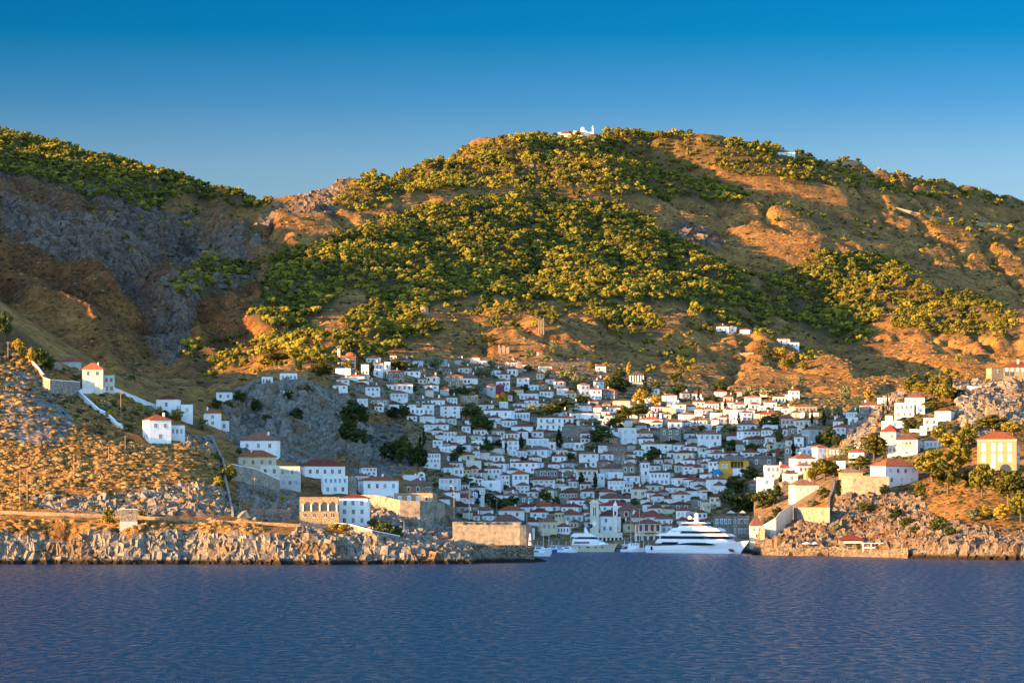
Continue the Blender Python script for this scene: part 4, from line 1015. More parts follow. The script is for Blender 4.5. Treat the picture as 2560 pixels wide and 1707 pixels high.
tag(o, 'tall square pale stone clock tower with twin belfry openings above the waterfront', 'clock tower')
# ornate bell tower
X, D, Z, s = at(1538, 1335); o = empty('bell_tower', (X, D - 2, Z), 0); w = 10 * s
MB().box(-w/2, w/2, 0, w, -4, 47*s).build('shaft', M['i'], o)
t = MB()
for k, (a, c) in enumerate(((47, 60), (61, 70))):
    for sx in (-1, 1):
        for sy in (0, 1): t.box(sx*w*.42 - .25, sx*w*.42 + .25, sy*(w-.5), sy*(w-.5)+.5, a*s, c*s)
    t.box(-w*.56, w*.56, -w*.06, w*1.06, c*s, (c+1.5)*s)
t.build('arcade_tiers', M['trim'], o)
MB().dome(0, w/2, 71*s, w*.5, 9*s).cyl(0, w/2, 79*s, 86*s, .25, .05, 6).build('dome', M['trim'], o)
tag(o, 'slender white marble bell tower with open arcaded tiers and pointed dome', 'bell tower')
# orange house on the waterfront
X, D, Z, s = at(1620, 1350); o = empty('house', (X, D, Z), 0); W = 65*s
MB().box(-W/2, W/2, .3, 9, 17*s, 42*s).build('wall', M['o'], o)
MB().box(-W/2, -W/2+.5, 0, .35, 17*s, 42*s).box(W/2-.5, W/2, 0, .35, 17*s, 42*s).box(-W/2, W/2, 0, .35, 42*s-.5, 42*s).box(-W/2, -W*.1, 0, .35, 18*s, 19*s).build('trim', M['trim'], o)
MB().box(-W/2, W/2, .3, 9, -4, 17*s).build('ground_floor', M['i'], o)
v, f = rmesh(W, 9, 10*s, .5); obj('roof', mesh('roof', v, f, M['B']), o, (0, 0, 42*s))
for x in (-.29, -.06, .16, .38): obj('window', win_mesh('shut_brown', True), o, (x*W, .28, 31*s), sc=(1.5, 1, 3.0))
MB().box(-W*.16, W*.26, -1.1, .3, 18*s, 18*s+.15).build('balcony', M['metal'], o)
for x in (-.35, -.12, .12, .35): MB().box(x*W-.9, x*W+.9, .2, .3, 0, 11*s).build('door', M['dark'], o)
tag(o, 'bright orange waterfront house framed in white with four tall dark windows', 'house', 'houses of the island town')
# grey stone church-like hall details: red windows
X, D, Z, s = at(1572, 1294)
for k, px in enumerate(()): pass
# long white colonnade on the quay
X, D, Z, s = at(1496, 1352); o = empty('quay_arcade', (X, D, Z)); W = 120*s
b = MB().box(-W/2, W/2, 0, 5, 9*s, 21*s)
for k in range(13): b.box(-W/2 + k*(W/12) - .35, -W/2 + k*(W/12) + .35, 0, .8, -3, 9*s)
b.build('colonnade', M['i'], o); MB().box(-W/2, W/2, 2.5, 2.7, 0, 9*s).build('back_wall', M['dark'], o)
tag(o, 'long low ivory arcade on the quay below the clock tower', 'arcade')
HRECT += [(1475,1497,1249,1335),(1587,1652,1298,1350),(1435,1557,1332,1352)]
# ochre mansion with a loggia
X, D, Z, s = at(1836, 1192); o = empty('mansion', (X, D, Z), 0); W = 73*s; h = 43*s
w_ = MB().box(-W/2, -W*.12, 0, 9, -5, h).box(-W*.12, W*.31, 2.4, 9, -5, h).box(W*.31, W/2, 0, 9, -5, h).box(-W*.12, W*.31, 0, 2.4, -5, 20*s).box(-W*.12, W*.31, 0, 2.4, 39*s, h)
w_.build('wall', M['y'], o)
for x in (-.01, .1, .2): MB().cyl(x*W, .3, 20*s, 39*s, .16, .14, 8).build('column', M['y'], o)
MB().box(-W*.115, W*.305, 2.33, 2.4, 21*s, 38*s).build('loggia_shade', M['shut_brown'], o)
MB().box(-W*.12, W*.31, .1, .2, 20*s, 20*s+.9).build('railing', M['wood'], o)
v, f = rmesh(W, 9.5, 11*s, .5); obj('roof', mesh('roof', v, f, M['G']), o, (0, -.1, h))
wins(o, (-.4*W, -.27*W), 27*s, .9, 1.6, 'shut_pale'); 
tag(o, 'ochre yellow mansion with deep dark wooden loggia under a broad brown roof', 'house', 'houses of the island town')
X2, D2, Z2, s2 = at(1768+22, 1180); e = MB().dome(0, 0, 0, 2.6, 2.8, 10).build('tarpaulin', M['tealp'], None, (X + (1793-1836)*s, D - 3, Z + 1)); tag(e, 'round teal blue tarpaulin beside the ochre mansion', 'tarpaulin')
# the big sunlit yellow mansion at the right edge
X, D, Z, s = at(2492, 1183); o = empty('mansion', (X, D, Z), R(-14)); W = 98*s; h = 86*s; dp = 13
MB().box(-W/2, W/2, 0, dp, -8, h).build('wall', M['am'], o)
v, f = rmesh(W, dp, 20*s, .6); obj('roof', mesh('roof', v, f, M['R']), o, (0, 0, h))
MB().box(-W/2-.1, W/2+.1, -.12, 0, h-.7, h-.1).build('cornice', M['trim'], o)
for z in (66, 40): aw(o, [-.33*W, -.09*W, .09*W, .33*W], z*s-1.6, 1.2, 3.0, 'shut_pale')
aw(o, [-.09*W], 8*s, 1.5, 3.4, 'shut_pale'); 
g = MB(); awin(g, .22*W, 0, 2*s, 4.6, 3.6, .12, 5); g.build('porch', M['dark'], o)
for z in (60, 34):
    for y in (.25, .5, .75): obj('window', win_mesh('shut_pale', True), o, (W/2, dp*y, z*s), (0, 0, R(90)), (1.1, 1, 2.4))
tag(o, 'large cube shaped yellow mansion in full sun with four arched windows per floor', 'house', 'houses of the island town')
# mansion on the right crag
X, D, Z, s = at(2545, 955); o = empty('mansion', (X, D, Z), R(-8)); W = 72*s
MB().box(-W/2, W/2, 0, 10, -6, 38*s).build('wall', M['t'], o); v, f = rmesh(W, 10, 12*s, .5); obj('roof', mesh('roof', v, f, M['R']), o, (0, 0, 38*s))
obj('chimney', CHIM, o, (0, 4, 46*s), sc=(1.6,)*3); wins(o, [-.38*W, -.2*W, -.02*W, .16*W], 31*s, .9, 1.5, 'shut_pale'); aw(o, [-.38*W, -.2*W], 15*s, 2.0, 2.8, 'dark', False)
tag(o, 'warm stone mansion with two arches on the sunlit crag at the right edge', 'house', 'houses of the island town')
# stone house with four arches
X, D, Z, s = at(798, 1312); o = empty('stone_house', (X, D, Z), R(3)); W = 98*s; h = 68*s
MB().box(-W/2, W/2, 0, 9, -6, h).box(-W/2-.1, W/2+.1, -.1, 9.1, h, h+.3).build('wall', M['t'], o)
aw(o, [-.30*W, -.09*W, .13*W, .34*W], 35*s, 13*s, 23*s, 'dark', False)
for x in (-.41, -.195, .02, .235, .45): MB().cyl(x*W, -.18, 35*s, 52*s, .22, .2, 8).build('column', M['trim'], o)
wins(o, [-.36*W, -.13*W, .16*W, .34*W], 24*s, .9, 1.3, 'dark', False)
tag(o, 'stone house with four tall open arches in a row above the coast road', 'house', 'houses of the island town')
HRECT += [(748,848,1240,1312),(1800,1873,1138,1192),(2443,2560,1076,1183)]
# rounded stone bulwark beside the long white house
X, D, Z, s = at(881, 1236); o = MB().cyl(0, 0, -3, 38*s, 11*s, 10*s, 14).dome(0, 0, 38*s, 10*s, 10*s, 14).build('stone_tower', M['s'], None, (X, D, Z)); tag(o, 'round topped grey stone tower wedged between two white houses', 'tower')
# pink church with the arcade
X, D, Z, s = at(866, 921); o = empty('church', (X, D, Z), R(2)); W = 46*s
MB().box(-W/2, W/2, 0, 8, -6, 16*s).box(-W/2, W/2, 3, 8, 16*s, 29*s).build('wall', M['p'], o)
MB().prism([(-W/2-.3, 14*s), (W/2+.3, 14*s), (W/2+.3, 20*s), (-W/2-.3, 20*s)], 1.0, 3.05).prism([(-W/2-.3, 27*s), (W/2+.3, 27*s), (W/2+.1, 33*s), (-W/2-.1, 33*s)], 2.7, 6).build('roof', M['R'], o)
aw(o, [(-.36 + .18*k)*W for k in range(5)], 3*s, 5.0*s, 10*s, 'shut_brown', False)
MB().dome(W*.22, 5, 32*s, 3.2, 2.2).build('dome', M['R'], o)
bt = MB()
for a in ((-1, -.35), (.35, 1)): bt.box(-W*.42 + a[0]*.75, -W*.42 + a[1]*.75, 2.5, 4, 28*s, 42*s)
bt.box(-W*.42-.9, -W*.42+.9, 2.4, 4.1, 42*s, 44*s).dome(-W*.42, 3.2, 44*s, .8, 1.5, 8).build('bell_gable', M['trim'], o)
tag(o, 'pinkish sunlit church with terracotta roofs, five arches and white bell gable', 'church')
X, D, Z, s = at(858, 935); t = MB().box(-19*s, 19*s, 0, 3, -5, 14*s).build('terrace_wall', M['w'], None, (X, D - 2, Z)); tag(t, 'long white terrace wall in front of the pink arcaded church', 'wall')
# red domed church
X, D, Z, s = at(1628, 1067); o = empty('church', (X, D, Z), R(-4)); W = 57*s
MB().box(-W/2, W/2, 0, 10, -5, 19*s).build('wall', M['w'], o)
v, f = rmesh(W, 10, 6*s, .3); obj('roof', mesh('roof', v, f, M['s']), o, (0, 0, 19*s)); MB().box(-W*.22, W*.22, .2, 1.0, 20.5*s, 25*s).build('pediment', M['red'], o)
MB().cyl(0, 5, 20*s, 34*s, 9.5*s, 9.5*s, 8).build('drum', M['m'], o)
for k in (-1, 0, 1): MB().box(k*2.1-.45, k*2.1+.45, 5-9.6*s-.05, 5-9.6*s+.5, 26*s, 33*s).build('window', M['trim'], o)
MB().dome(0, 5, 34*s, 10*s, 8*s, 12).build('dome', M['s'], o); MB().box(W*.4-.6, W*.4+.6, 4, 5.2, 19*s, 29*s).dome(W*.4, 4.6, 29*s, .7, 1.3, 6).build('bell_gable', M['w'], o)
wins(o, [W*.32], 10*s, .8, .8, 'dark', False)
tag(o, 'white church with dark red drum and grey stone dome amid the upper town', 'church')
HRECT += [(600,657,1026,1067) , (1600,1657,1026,1067), (842,888,885,935)]
# columned grey mansion
X, D, Z, s = at(1592, 962); o = empty('mansion', (X, D, Z), 0); W = 36*s
MB().box(-W/2, W/2, 1.2, 9, -5, 25*s).build('wall', M['g'], o); v, f = rmesh(W, 9, 11*s, .5); obj('roof', mesh('roof', v, f, M['G']), o, (0, 0, 25*s))
for k in range(6): MB().box(-W*.45 + k*W*.18 - .3, -W*.45 + k*W*.18 + .3, .1, .6, 8*s, 25*s).build('column', M['trim'], o)
for k in range(5): MB().box(-W*.36 + k*W*.18 - .5, -W*.36 + k*W*.18 + .5, 1.1, 1.2, 9*s, 22*s).build('window', M['dark'], o)
tag(o, 'grey mansion with white columns and tiled roof among dark trees', 'house', 'houses of the island town')
# small church with red drum and stone bell tower at the right of the town
X, D, Z, s = at(1921, 1139); o = empty('bell_tower', (X, D, Z)); MB().box(-3.4*s, 3.4*s, 0, 6*s, -4, 20*s).build('shaft', M['c'], o)
MB().box(-3.4*s, -1.6*s, 0, 6*s, 20*s, 26*s).box(1.6*s, 3.4*s, 0, 6*s, 20*s, 26*s).dome(0, 3*s, 26*s, 3.6*s, 3*s, 8).build('bell_chamber', M['c'], o); tag(o, 'small cream stone bell tower beside a red chapel drum', 'bell tower')
X, D, Z, s = at(1944, 1141); o = MB().cyl(0, 0, 0, 18*s, 6*s, 6*s, 8).dome(0, 0, 18*s, 6.5*s, 4*s, 8).build('chapel_drum', M['K'], None, (X, D, Z)); tag(o, 'dull red octagonal chapel drum in the right part of town', 'chapel')
# cream apse near the quay
X, D, Z, s = at(1399, 1312); o = empty('apse', (X, D, Z)); MB().cyl(0, 3, -3, 31*s, 12*s, 12*s, 8).build('wall', M['c'], o); MB().cyl(0, 3, 31*s, 38*s, 13*s, .3, 8).build('roof', M['R'], o)
for k in (-1, 0, 1): MB().box(k*8*s-.4, k*8*s+.4, 3-12*s-.08, 3-11*s, 20*s, 27*s).build('window', M['dark'], o)
tag(o, 'cream eight-sided church apse with slit windows and red roof near the quay', 'apse')
b_ = MB(); 
X, D, Z, s = at(1413, 1318); b_.box(-27*s, 27*s, 2, 7, -3, 14*s); o = b_.build('church_annex', M['c'], None, (X, D, Z)); tag(o, 'low cream annex under the eight-sided apse', 'annex')
# red-shuttered windows of the grey hall
for n, e_ in enumerate([q for q in C.objects if q.get('zz')]): pass
X, D, Z, s = at(1572, 1294); o_ = [q for q in C.objects if q.type == 'EMPTY' and q.name.startswith('stone_house') and abs(q.location.x - X) < 2 and abs(q.location.y - D) < 3]
if o_: aw(o_[0], [-5*s*1.6, 13*s*1.0], 4*s, 1.5, 12*s, 'shut_red')
# ruined windmill stump and ruins on the middle knoll
X, D, Z, s = at(1061, 786); o = MB().cyl(0, 0, -3, 18*s, 14*s, 10*s, 14).build('ruined_windmill', M['t'], None, (X, D, Z)); tag(o, 'round roofless stone windmill stump on the sunlit knoll', 'windmill')
def ruin(x0, x1, y0, y1, label, mat='t'):
    X, D, Z, s = at((x0+x1)/2, y1); W = (x1-x0)*s; h = (y1-y0)*s; b = MB(); n = 6
    for k in range(n):
        xa = -W/2 + k*W/n; b.box(xa, xa + W/n - (.5 if k % 2 else 0), 0, .7, -3, h * rnd.uniform(.55, 1))
    b.box(-W/2, -W/2+.7, .7, 7, -3, h*.8); b.box(W/2-.7, W/2, .7, 6, -3, h*.6)
    o = b.build('ruin', M[mat], None, (X, D, Z), (0, 0, R(rnd.uniform(-8, 8)))); tag(o, label, 'ruin')
ruin(1265, 1307, 902, 933, 'roofless stone ruin with broken walls below a long white chapel', 'b')
ruin(1375, 1401, 933, 950, 'low roofless ruin beside a golden tree right of the knoll')
ruin(1345, 1362, 790, 835, 'tall thin ruined wall standing on the middle knoll', 't')
ruin(1245, 1275, 862, 884, 'broken stone walls uphill between two white chapels', 'b')
ruin(2420, 2432, 1052, 1082, 'jagged stone wall stump under the right crag')
ruin(2468, 2512, 1008, 1052, 'square stone fort ruin catching the sun on the right crag')
# chapel with arch gable (two)
for (px, py, w, h) in ((952, 1022, 16, 16), (1054, 1201, 18, 22)):
    X, D, Z, s = at(px, py); W = w*s; hh = h*s; pts = [(-W/2, -3), (W/2, -3), (W/2, hh*.6)] + [(W/2*math.cos(a), hh*.6 + hh*.4*math.sin(a)) for a in np.linspace(.3, math.pi-.3, 6)] + [(-W/2, hh*.6)]
    o = empty('chapel', (X, D-3, Z)); MB().prism(pts, 0, 5).build('wall', M['w'], o); MB().box(-.7, .7, -.05, 0, hh*.5, hh*.75).build('window', M['dark'], o)
    tag(o, 'small white chapel with rounded gable ' + ('at the foot of the town beside cream walls' if px > 1000 else 'above the central cliff trees'), 'chapel')
# hilltop monastery
X, D, Z, s = at(1455, 341)
o = empty('monastery', (X, D, Z+.5))
MB().box(-16*s-2, 12*s, 0, 8, -4, 12*s).box(-60*s, -16*s-2, 2, 7, -4, 9*s).build('wall', M['i'], o)
MB().cyl(3*s, 5, 12*s, 19*s, 5.5*s, 5.5*s, 10).dome(3*s, 5, 19*s, 5.5*s, 4*s, 10).build('dome', M['i'], o)
MB().box(25*s, 29*s, 0, 4*s, -3, 19*s).cyl(27*s, 2*s, 19*s, 26*s, 2.4*s, .1, 6).build('bell_tower', M['i'], o); MB().box(12*s, 25*s, 0, 8, -4, 9*s).build('cloister', M['i'], o)
tag(o, 'white monastery with dome and pointed bell tower on the hill summit', 'monastery')
X, D, Z, s = at(1414, 337); o = empty('monastery_hall', (X, D, Z)); MB().box(-13*s, 13*s, 0, 8, -4, 9*s).build('wall', M['i'], o); v, f = rmesh(26*s, 8, 7*s, .4); obj('roof', mesh('roof', v, f, M['R']), o, (0, 0, 9*s)); tag(o, 'hall with orange roof left of the summit monastery', 'hall')
X, D, Z, s = at(1390, 340); o = MB().box(-16*s, 10*s, 0, 5, -3, 6*s).dome(-10*s, 2.5, 6*s, 4*s, 4*s, 8).build('summit_chapel', M['i'], None, (X, D, Z)); tag(o, 'low white chapel with little dome left of the summit hall', 'chapel')
# ------------------------------------------------------------ walls
def wall_line(name, pts, h, t, mat, label, cat='wall', cap=None, below=3.0):
    """a wall standing on the land along points picked in the photo"""
    P = [Vector(hit(*p[:2])) for p in pts]; Q = []
    for a, b in zip(P[:-1], P[1:]):
        n = max(1, int((b - a).length / 4))
        for k in range(n): Q.append(a.lerp(b, k / n))
    Q.append(P[-1]); Q = [Vector((q.x, q.y, max(q.z, float(zat(q.x, q.y))))) for q in Q]
    b = MB(); c = MB(); n = len(Q); v = []; vc = []
    for i, q in enumerate(Q):
        d = (Q[min(i+1, n-1)] - Q[max(i-1, 0)]); d.z = 0; d.normalize(); r = Vector((-d.y, d.x, 0)) * (t/2)
        for (off, z) in ((-r, -below), (-r, h), (r, h), (r, -below)): v.append(q + off + Vector((0, 0, z)))
        r2 = r * 1.3
        for (off, z) in ((-r2, h), (-r2, h+.15), (r2, h+.15), (r2, h)): vc.append(q + off + Vector((0, 0, z)))
    f = [(4*i+j, 4*i+4+j, 4*i+4+(j+1) % 4, 4*i+(j+1) % 4) for i in range(n-1) for j in range(4)] + [(0, 1, 2, 3), (4*n-1, 4*n-2, 4*n-3, 4*n-4)]
    b.add(v, f); c.add(vc, f); o0 = P[0]
    b.v = [tuple(Vector(p) - o0) for p in b.v]; c.v = [tuple(Vector(p) - o0) for p in c.v]
    if cap: 
        o = empty(name, o0); b.build('masonry', M[mat], o); c.build('coping', M[cap], o)
    else: o = b.build(name, M[mat], None, o0)
    tag(o, label, cat); return o
def wall_face(name, pts, mat, label, t=1.0, cap=None, D0=None, cat='wall'):
    """a retaining wall given by its top and foot rows: (column, top row, foot row)"""
    fr = []
    for p in pts:
        X, D, Z = hit(p[0], p[2]); s = D / F
        if D0: D = D0; s = D / F; X = (p[0]-1280)*s; Z = H + (Y0-p[2])*s
        fr.append((Vector((X, D, Z)), (p[2]-p[1])*s))
    o0 = fr[0][0]; b = MB(); c = MB(); n = len(fr); v = []; vc = []
    for q, h in fr:
        q = q - o0
        for y, z in ((0, -2.5), (0, h), (t, h), (t, -2.5)): v.append(q + Vector((0, y, z)))
        for y, z in ((-.1, h), (-.1, h+.25), (t+.1, h+.25), (t+.1, h)): vc.append(q + Vector((0, y, z)))
    f = [(4*i+(j+1) % 4, 4*i+4+(j+1) % 4, 4*i+4+j, 4*i+j) for i in range(n-1) for j in range(4)] + [(3, 2, 1, 0), (4*n-4, 4*n-3, 4*n-2, 4*n-1)]
    b.add(v, f); c.add(vc, f)
    if cap: o = empty(name, o0); b.build('masonry', M[mat], o); c.build('coping', M[cap], o)
    else: o = b.build(name, M[mat], None, o0)
    tag(o, label, cat); return o
wall_line('garden_wall', [(194,986),(224,1014),(245,1033),(271,1047),(290,1067),(308,1074)], 1.9, .6, 'w', 'white wall zigzagging downhill over the headland to a white house', cap='trim')
wall_line('garden_wall', [(196,985),(240,982),(286,981),(312,992),(340,1003),(370,1016),(395,1024)], 1.8, .6, 'w', 'white garden wall along the ridge below the lone stone mansion', cap='trim')
wall_line('stone_wall', [(66,901),(80,915),(95,932),(108,950)], 2.2, .7, 't', 'sunlit stone wall running downhill under yellow trees at far left', cap='trim')
wall_face('retaining_wall', [(107,944,975),(125,950,985),(200,955,990)], 's', 'grey stone retaining wall joined to the left of the lone stone mansion', cap='trim')
wall_line('garden_wall', [(116,925),(135,924),(154,925)], 3.2, .6, 's', 'grey courtyard wall behind the terrace left of the stone mansion')
wall_line('hill_wall', [(533,1107),(548,1140),(558,1158),(563,1200),(570,1232),(577,1265),(582,1291)], 1.6, .7, 's', 'pale stone wall climbing steeply over the rocky spur on the left')
wall_line('road_parapet', [(-150,1277),(0,1283),(150,1288),(300,1294),(480,1304),(650,1311),(750,1317)], 1.0, .7, 't', 'long low pale parapet of the coast road across the headland', 'parapet')
wall_line('road_parapet', [(750,1317),(840,1320),(950,1340),(1060,1352),(1165,1368)], 1.3, .7, 's', 'stone parapet of the coast path running down to the battery', 'parapet')
wall_face('retaining_wall', [(835,1308,1322),(870,1310,1326),(930,1326,1345),(1000,1340,1352)], 's', 'grey retaining wall below the white house with steps to the coast', cap='trim')
wall_face('retaining_wall', [(395,1170-0,1170)] and [(578,1160,1200),(640,1172,1212),(700,1200,1226)], 's', 'grey retaining wall below the cream house with orange roof', cap='trim')
wall_face('retaining_wall', [(626,1268,1286),(660,1272,1290),(728,1272,1295)], 's', 'low stone terrace wall left of the house with four arches')
wall_face('retaining_wall', [(892,1236,1262),(950,1238,1268),(1000,1250,1290),(1050,1252,1300),(1112,1256,1300)], 'f', 'weathered grey wall around the foot of the fort house crag')
wall_face('retaining_wall', [(1405,1066,1094),(1440,1064,1094),(1480,1066,1096)], 's', 'long plain grey wall right of the big square white house')
wall_face('retaining_wall', [(1508,1064,1076),(1545,1066,1080)], 's', 'short beige wall above dark trees beside a white cube house')
wall_line('hill_track_wall', [(1311,340),(1314,360),(1318,385),(1326,405),(1331,420)], 1.6, 3.0, 't', 'thin sunlit stone ramp climbing straight up to the hill summit')
wall_line('ridge_wall', [(1950,376),(2050,390),(2150,404)], 1.5, 1.5, 't', 'pale track edge along the right skyline')
wall_line('hill_track_wall', [(2240,520),(2300,535),(2400,555),(2500,560),(2558,575)], .6, .8, 't', 'pale terrace wall crossing the lit slope at upper right')
wall_line('terrace_wall', [(1845,882),(1852,887),(1885,885)], 1.2, 1.0, 't', 'short pale terrace wall on the golden knoll')
# terraces and walls of the right shore
wall_face('retaining_wall', [(2104,1190,1238),(2130,1190,1240),(2223,1192,1238)], 'f', 'high grey retaining wall under the ochre pavilion', 2.0, 'f')
wall_face('retaining_wall', [(1984,1270,1298),(2020,1270,1302),(2074,1270,1310)], 'f', 'long grey wall with dark arched doorway above the right cliff', 1.2, 'g')
X, D, Z, s = at(1994, 1296); g = MB(); awin(g, 0, 0, -.5, 1.9, 16*s, .3); g.v = g.v; dr = g.build('arched_doorway', M['dark'], None, (X, D-.2, Z)); tag(dr, 'dark arched doorway in the long grey wall', 'doorway')
wall_line('stair_wall', [(2088,1203),(2082,1232),(2074,1250),(2072,1270),(2074,1308)], 1.6, .8, 's', 'steep narrow grey wall running down beside the high retaining wall')
wall_face('stair_wall', [(1908,1314,1345),(1925,1304,1345),(1940,1295,1340),(1950,1282,1335),(1965,1272,1320),(1982,1262,1305)], 'i', 'stepped beige stairway wall rising from the quay to the arched wall', 2.5, 'g', cat='stairway')
wall_face('retaining_wall', [(1900,1318,1350),(1912,1320,1352)], 's', 'small grey wall at the foot of the beige stairway')
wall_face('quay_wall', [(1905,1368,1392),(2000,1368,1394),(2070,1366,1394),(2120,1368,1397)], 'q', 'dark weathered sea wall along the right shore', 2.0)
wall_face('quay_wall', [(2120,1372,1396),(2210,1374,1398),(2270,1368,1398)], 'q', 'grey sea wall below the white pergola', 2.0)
wall_face('garden_wall', [(2275,1072,1080),(2300,1074,1080)], 'w', 'white stepped garden wall beside a cream mansion')
# battery
o = empty('bastion', Vector(hit(1215, 1372))); X, D, Z = o.location; s = D/F; M['s_'] = M['s']; M['s'] = M['f']
MB().prism([(-82*s,-6),(84*s,-6),(84*s,60*s),(80*s,66*s),(-84*s,68*s)], 0, 9).build('masonry', M['s'], o); MB().cyl(84*s, 4.5, -6, 60*s, 5.5, 4.5, 12).build('round_end', M['s'], o)
MB().box(-84*s, -8*s, -.3, 0, 66*s, 68*s).build('coping', M['s'], o)
M['s'] = M['s_']
tag(o, 'high stone battery wall at the tip of the headland guarding the harbour', 'bastion')
for px in (1160, 1190, 1217, 1242, 1262):
    k = MB().beam((0, -1.2, .5), (0, 1.4, .35), .5).box(-.4, .4, -.2, 1.2, -.2, .3); e = k.build('cannon', M['metal'], None, (X + (px-1215)*s, D - .2, Z + 62*s + .1), (0, 0, rnd.uniform(-.4, .4))); tag(e, 'old black cannon on the harbour battery wall, ' + {1160:'leftmost of five',1190:'second from the left',1217:'middle one of five',1242:'second from the right',1262:'rightmost by the round end'}[px], 'cannon', 'cannons on the battery')
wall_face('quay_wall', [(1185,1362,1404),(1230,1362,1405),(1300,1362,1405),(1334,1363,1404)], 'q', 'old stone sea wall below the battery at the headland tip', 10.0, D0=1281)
# beacon
X, D, Z = (1325-1280)/F*1284, 1284, H + (Y0-1363)/F*1284; s = D/F; o = empty('harbour_beacon', (X, D+2, Z))
MB().cyl(0, 0, 0, 8*s, 4*s, 3.6*s, 12).build('base', M['trim'], o); MB().cyl(0, 0, 8*s, 13*s, 3.7*s, 3.5*s, 12).build('band', M['red'], o)
b = MB()
for k in range(4):
    a = k*math.pi/2+.4; b.beam((3*s*math.cos(a), 3*s*math.sin(a), 13*s), (.7*s*math.cos(a), .7*s*math.sin(a), 29*s), .14)
for z, r in ((17, 2.4), (22, 1.7), (26, 1.1)): b.cyl(0, 0, z*s, z*s+.1, r*s, r*s, 8)
b.build('lattice', M['trim'], o); MB().cyl(0, 0, 29*s, 32*s, .8*s, .6*s, 8).build('lantern', M['red'], o)
tag(o, 'white harbour beacon with red band and lattice top at the headland tip', 'beacon')
# flagpole
X, D, Z = hit(1173, 1300); s = D/F; o = empty('flagpole', (X, D, Z)); MB().cyl(0, 0, -1, 98*s, .16, .07, 6).beam((-10*s, 0, 76*s), (9*s, 0, 76*s), .1).build('mast', M['trim'], o)
def cloth(n, w, h): 
    v = [(w*i/6, .25*math.sin(i*1.4), -h*j/2 - .35*i*i*.06) for j in range(3) for i in range(7)]; f = [(j*7+i, j*7+i+1, j*7+7+i+1, j*7+7+i) for j in range(2) for i in range(6)]; return v, f
v, f = cloth(0, 1.2, 2.6); obj('red_flag', mesh('red_flag', v, f, M['red']), o, (-6*s, 0, 68*s)); v, f = cloth(0, 2.2, 2.6); obj('striped_flag', mesh('striped_flag', v, f, [M['trim'], M['blue']], [k % 2 for k in range(12)]), o, (10*s, 0, 72*s))
tag(o, 'tall flagpole with crossyard, red flag and blue white flag above battery', 'flagpole')
# guard hut
X, D, Z = hit(322, 1317); s = D/F; o = empty('hut', (X, D, Z), R(8)); W = 42*s
MB().box(-W/2, W/2, 0, 6, 14*s, 44*s).build('wall', M['s'], o); MB().box(-W/2-.04, W/2+.04, -.04, 6.04, -3, 14*s).build('plinth', M['g'], o); MB().box(-W/2-.2, W/2+.2, -.2, 6.2, 44*s, 45.5*s).build('roof', M['i'], o)
wins(o, [W*.08], 35*s, .9, 1.0, 'dark', False); tag(o, 'square stone hut with pale blue base beside the coast road', 'hut')
# poles
def pole(px, y0, y1, label, cross=True):
    X, D, Z = hit(px, y1); s = D/F; h = (y1-y0)*s; b = MB().cyl(0, 0, -1, h, .17, .11, 6)
    if cross: b.beam((-.9, 0, h-.5), (.9, 0, h-.5), .12)
    tag(b.build('utility_pole', M['wood'], None, (X, D, Z)), label, 'utility pole', 'utility poles on the slopes')
for a in ((50,1173,1258,'tall wooden pole with crossarm near the left edge above the road'),(68,1170,1258,'thinner pole just right of the tall crossarm pole at left'),(185,1133,1200,'wooden pole in the middle of the brown headland scrub'),
          (272,1115,1150,'short wooden pole on the headland left of the taller one'),(313,1087,1150,'wooden pole on scrub below the white headland house'),(302,980,1045,'wooden pole inside the white walled garden'),(20,853,897,'wooden pole among trees at the far left ridge'),
          (472,1213,1248,'short pole on rocks left of the climbing wall'),(637,1193,1243,'pole on the orange slope below the retaining wall'),(447,993,1030,'pole with lamp in front of two white ridge houses'),(1020,884,912,'pole among trees above the grey mansion'),
          (1745,862,895,'pole at the left foot of the golden knoll'),(1913,958,995,'pole standing among olive trees on the golden slope'),(1298,1310,1310,''),(2416,925,946,'thin pole on the right skyline crag')):
    if a[3]: pole(*a[:3], a[3])
# shore restaurant and pergola on the right
X, D, Z = hit(2128, 1372); s = D/F; o = empty('shore_tavern', (X, D, Z)); W = 56*s
MB().box(-W/2, W/2, 1, 7, -2, 24*s).build('wall', M['s'], o); v, f = rmesh(62*s, 7, 11*s, .4); obj('roof', mesh('roof', v, f, M['K']), o, (0, 0, 24*s)); MB().box(-W*.3, W*.45, -.6, 1, 15*s, 19*s).build('awning', M['trim'], o); MB().box(-W*.3, W*.45, -.2, .1, 0, 5*s).build('parapet', M['trim'], o)
MB().box(-W*.25, W*.4, .9, 1.0, 5*s, 14*s).build('window', M['dark'], o); tag(o, 'low stone shore tavern with red roof and white awning by the water', 'tavern')
X, D, Z = hit(2188, 1372); s = D/F; o = empty('pergola', (X, D, Z)); b = MB().box(-32*s, 30*s, 0, 4, 14*s, 15.5*s)
for k in (-30, -10, 10, 28): b.cyl(k*s, .2, -1, 14*s, .12, .12, 6)
b.build('frame', M['trim'], o); MB().box(-28*s, 26*s, -.2, 0, 1*s, 6*s).build('glass_rail', M['u'], o); tag(o, 'white flat pergola with glass rail right of the shore tavern', 'pergola')
def parasol(px, py, r, label):
    X, D, Z = hit(px, py); s = D/F; o = empty('parasol', (X, D-2, Z)); MB().cyl(0, 0, 0, 2.6, .06, .05, 6).build('pole', M['metal'], o); MB().cyl(0, 0, 2.4, 3.2, r*s, .05, 8).build('canopy', M['trim'], o); tag(o, label, 'parasol')
parasol(2016, 1374, 14, 'white square parasol on the rocks left of the shore tavern'); parasol(2036, 1374, 9, 'smaller white parasol close to the shore tavern')
